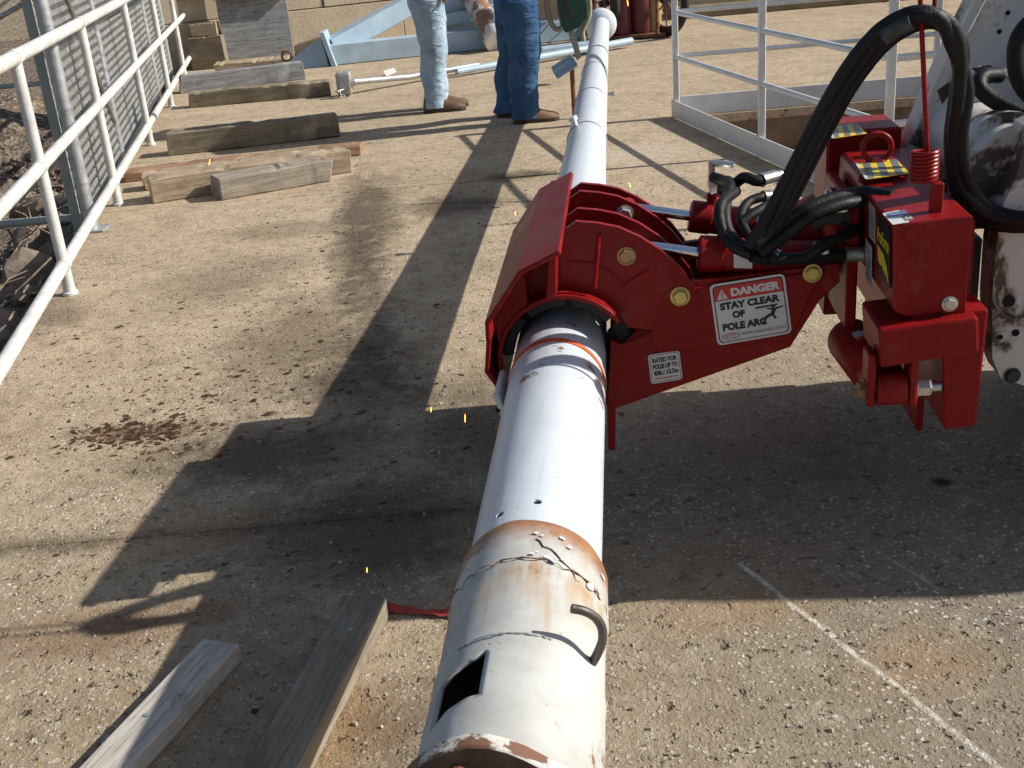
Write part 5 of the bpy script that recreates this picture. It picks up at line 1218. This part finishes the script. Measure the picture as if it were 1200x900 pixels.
bm = B(); q0 = PY(336, 66, 12.2)-bo_; tube(bm, [q0+Vector((math.cos(6.28*k/16)*.05, 0, math.sin(6.28*k/16)*.05)) for k in range(16)], .012, 8, closed=True); obj('eye_ring', bm, M['rust'], bf, smooth=True)
bm = B(); a = PY(525, 30, 12.8); box(bm, (a.x+.35-bo_.x, 12.8-bo_.y, .45), (.75, .05, .75)); obj('web_plate', bm, M['blue_steel'], bf, bevel=.004)
bm = B(); beam(bm, (-.6, 12.62, .28), (.6, 12.85, .40), .08, .12); obj('inner_brace', bm, M['blue_steel'], bf, bevel=.004)
# rusty white post leaning between the two persons
lp_ = thing('leaning_pipe', 'rust streaked white pipe end leaning between the two persons', 'pipe', G(586, 58))
l0 = G(586, 58); a = PY(580, 40, l0.y-.05)-l0; b = PY(547, -14, l0.y+.5)-l0; d = b-a
bm = B(); tube(bm, [a-d*.12, a+d*2.2], .115, 24); lpm = make_whitepaint('rust_streaked_white', .9, (.62, .60, .57), (.28, .12, .06), 5., .5, .6); obj('pipe_body', bm, lpm, lp_, smooth=True)
bm = B(); lathe(bm, [(0, .145), (.05, .15), (.09, .12)], a-d*.14, d, 24); obj('pipe_collar', bm, M['bracket_white'], lp_, smooth=True)
# street lamp arm with its junction box lying on the slab
la = thing('lamp_arm', 'grey blue conduit arm with a cast box at its end lying across the slab', 'lamp arm', G(405, 112)); l0 = G(405, 112)
bm = B(); tube(bm, [PY(413, 96, l0.y)-l0, G(480, 90, .06)-l0, G(560, 76, .06)-l0], .026, 12); obj('thin_pipe', bm, M['galv'], la, smooth=True)
bm = B(); a = G(535, 84, .05)-l0; b = G(740, 48, .06)-l0; tube(bm, [a, b], [.028, .036], 14); obj('arm_pipe', bm, M['blue_steel'], la, smooth=True)
bm = B(); box(bm, (0, .02, .10), (.13, .10, .19)); jb = obj('junction_box', bm, M['grey_box'], la, bevel=.025, seg=3)
bm = B(); box(bm, (0.01, -.034, .11), (.09, .01, .13)); obj('cover', bm, M['galv'], jb, bevel=.01)
bm = B(); lathe(bm, [(0, .036), (.03, .036), (.032, .028), (.06, .028)], PY(411, 97, l0.y)-l0-Vector((.02, 0, 0)), (1, .1, 0), 10); obj('coupling', bm, M['galv'], jb)
for k in range(3):
    bm = B(); tube(bm, crom([(.0, -.03, .06), (-.03-.02*k, -.09, .05), (-.02+.03*k, -.14, .012), (-.06-.07*k, -.13, .004)], 6), .0035, 5); obj('loose_wire', bm, M['paper'] if k != 2 else M['wire_dark'], la)
bm = B(); slab(bm, [tuple(G(x, y).xy) for x, y in ((450, 90), (462, 86), (466, 91), (453, 96))], .001, .003); c = G(458, 91)
o = obj('paper_tag', bm, M['paper'], off=(c.x, c.y, 0)); o.location = (c.x, c.y, 0.05); tag(o, 'small white paper tag on the grey blue lamp arm', 'tag')
# blue flat bar beyond the dark jeans
bm = B(); a = G(636, 70); b = G(700, 62); beam_ = hexa(bm, [a+Vector((0, 0, .01)), b+Vector((0, 0, .01)), b+Vector((0, .2, .01)), a+Vector((0, .2, .01)), a+Vector((0, 0, .1)), b+Vector((0, 0, .1)), b+Vector((0, .2, .1)), a+Vector((0, .2, .1))])
o = obj('steel_bar', bm, M['blue_steel'], off=a, bevel=.004); o.location = a; tag(o, 'pale blue steel bar lying right of the dark jeans', 'steel bar')
# gas cylinder cart
cp = G(745, 46); ca = thing('gas_cart', 'two wheeled cart with gas cylinders near the far end of the pole', 'cart', (cp.x, cp.y+.1, 0), R(-14))
for x, wy in ((-.30, 0), (.33, 12)):
    bm = B(); n = 32; c = Vector((x, 0, .36)); ax = Vector((math.cos(R(wy+30)), math.sin(R(wy+30)), 0)); u_ = ax.cross(Vector((0, 0, 1)))
    tube(bm, [c+(u_*math.cos(6.283*k/n)+Vector((0, 0, 1))*math.sin(6.283*k/n))*.32 for k in range(n)], .042, 10, closed=True); wh = obj('wheel', bm, M['tyre'], ca, smooth=True)
    bm = B(); tube(bm, [c+(u_*math.cos(6.283*k/n)+Vector((0, 0, 1))*math.sin(6.283*k/n))*.275 for k in range(n)], .016, 8, closed=True); obj('rim', bm, M['gas_red'], wh, smooth=True)
    for k in range(8):
        a = 6.283*k/8; bm = B(); tube(bm, [c, c+(u_*math.cos(a)+Vector((0, 0, 1))*math.sin(a))*.27], .008, 6); obj('spoke', bm, M['gas_red'], wh)
    bm = B(); cyl(bm, c-ax*.05, c+ax*.05, .035, 12); obj('hub', bm, M['dark_steel'], wh, smooth=True)
for x, y, r_, m_, hh in ((-.13, .0, .11, 'gas_red', 1.35), (.07, .05, .10, 'gas_red', 1.3), (.2, .10, .075, 'gas_tan', 1.1)):
    bm = B(); lathe(bm, [(0, r_*.9), (.03, r_), (hh*.84, r_), (hh*.92, r_*.75), (hh*.96, .03), (hh, .03)], (x, y, .045), (0, 0, 1), 24); cyo = obj('gas_cylinder', bm, M[m_], ca, smooth=True)
    bm = B(); lathe(bm, [(0, .02), (.06, .02), (.062, .035), (.08, .035)], (x, y, .045+hh), (0, 0, 1), 10); obj('valve', bm, M['yellow_zinc'], cyo)
bm = B(); box(bm, (.02, .05, .03), (.62, .36, .03)); obj('tray', bm, M['rust'], ca)
for z in (.42, .8):
    bm = B(); cyl(bm, (-.3, -.13, z), (.3, -.13, z), .014, 8); obj('cross_bar', bm, M['rust'], ca, smooth=True)
for x in (-.28, .25):
    bm = B(); cyl(bm, (x, -.12, .04), (x, -.02, 1.3), .016, 8); obj('upright', bm, M['rust'], ca, smooth=True)

# ================================================================== SPARKS
for i, (px, py, Y, dx, dy) in enumerate(((688, 229, 3.6, 1, 9), (728, 227, 3.6, 0, 7), (674, 262, 2.9, 0, 8), (737, 217, 4.0, 2, 6), (505, 480, 3.0, 0, 6), (545, 490, 2.9, 0, 10), (430, 668, 2.2, 0, 6), (246, 190, 6.0, -1, 7), (735, 3, 11.5, 1, 8), (604, 250, 4.2, 0, 5))):
    a = PY(px, py-dy*.5, Y); b = PY(px+dx, py+dy*.5, Y); bm = B(); k = (a-CAM).length/1350*.6
    if min(a.z, b.z) < .02: a.z += .02; b.z += .02
    c = (a+b)/2; tube(bm, [a-c, Vector((0, 0, 0)), b-c], [k*.3, k, k*.4], 5); o = obj('spark', bm, M['spark']); o.location = c; tag(o, 'tiny glowing orange spark flying from the saw cut', 'spark', 'sparks flying from the saw')
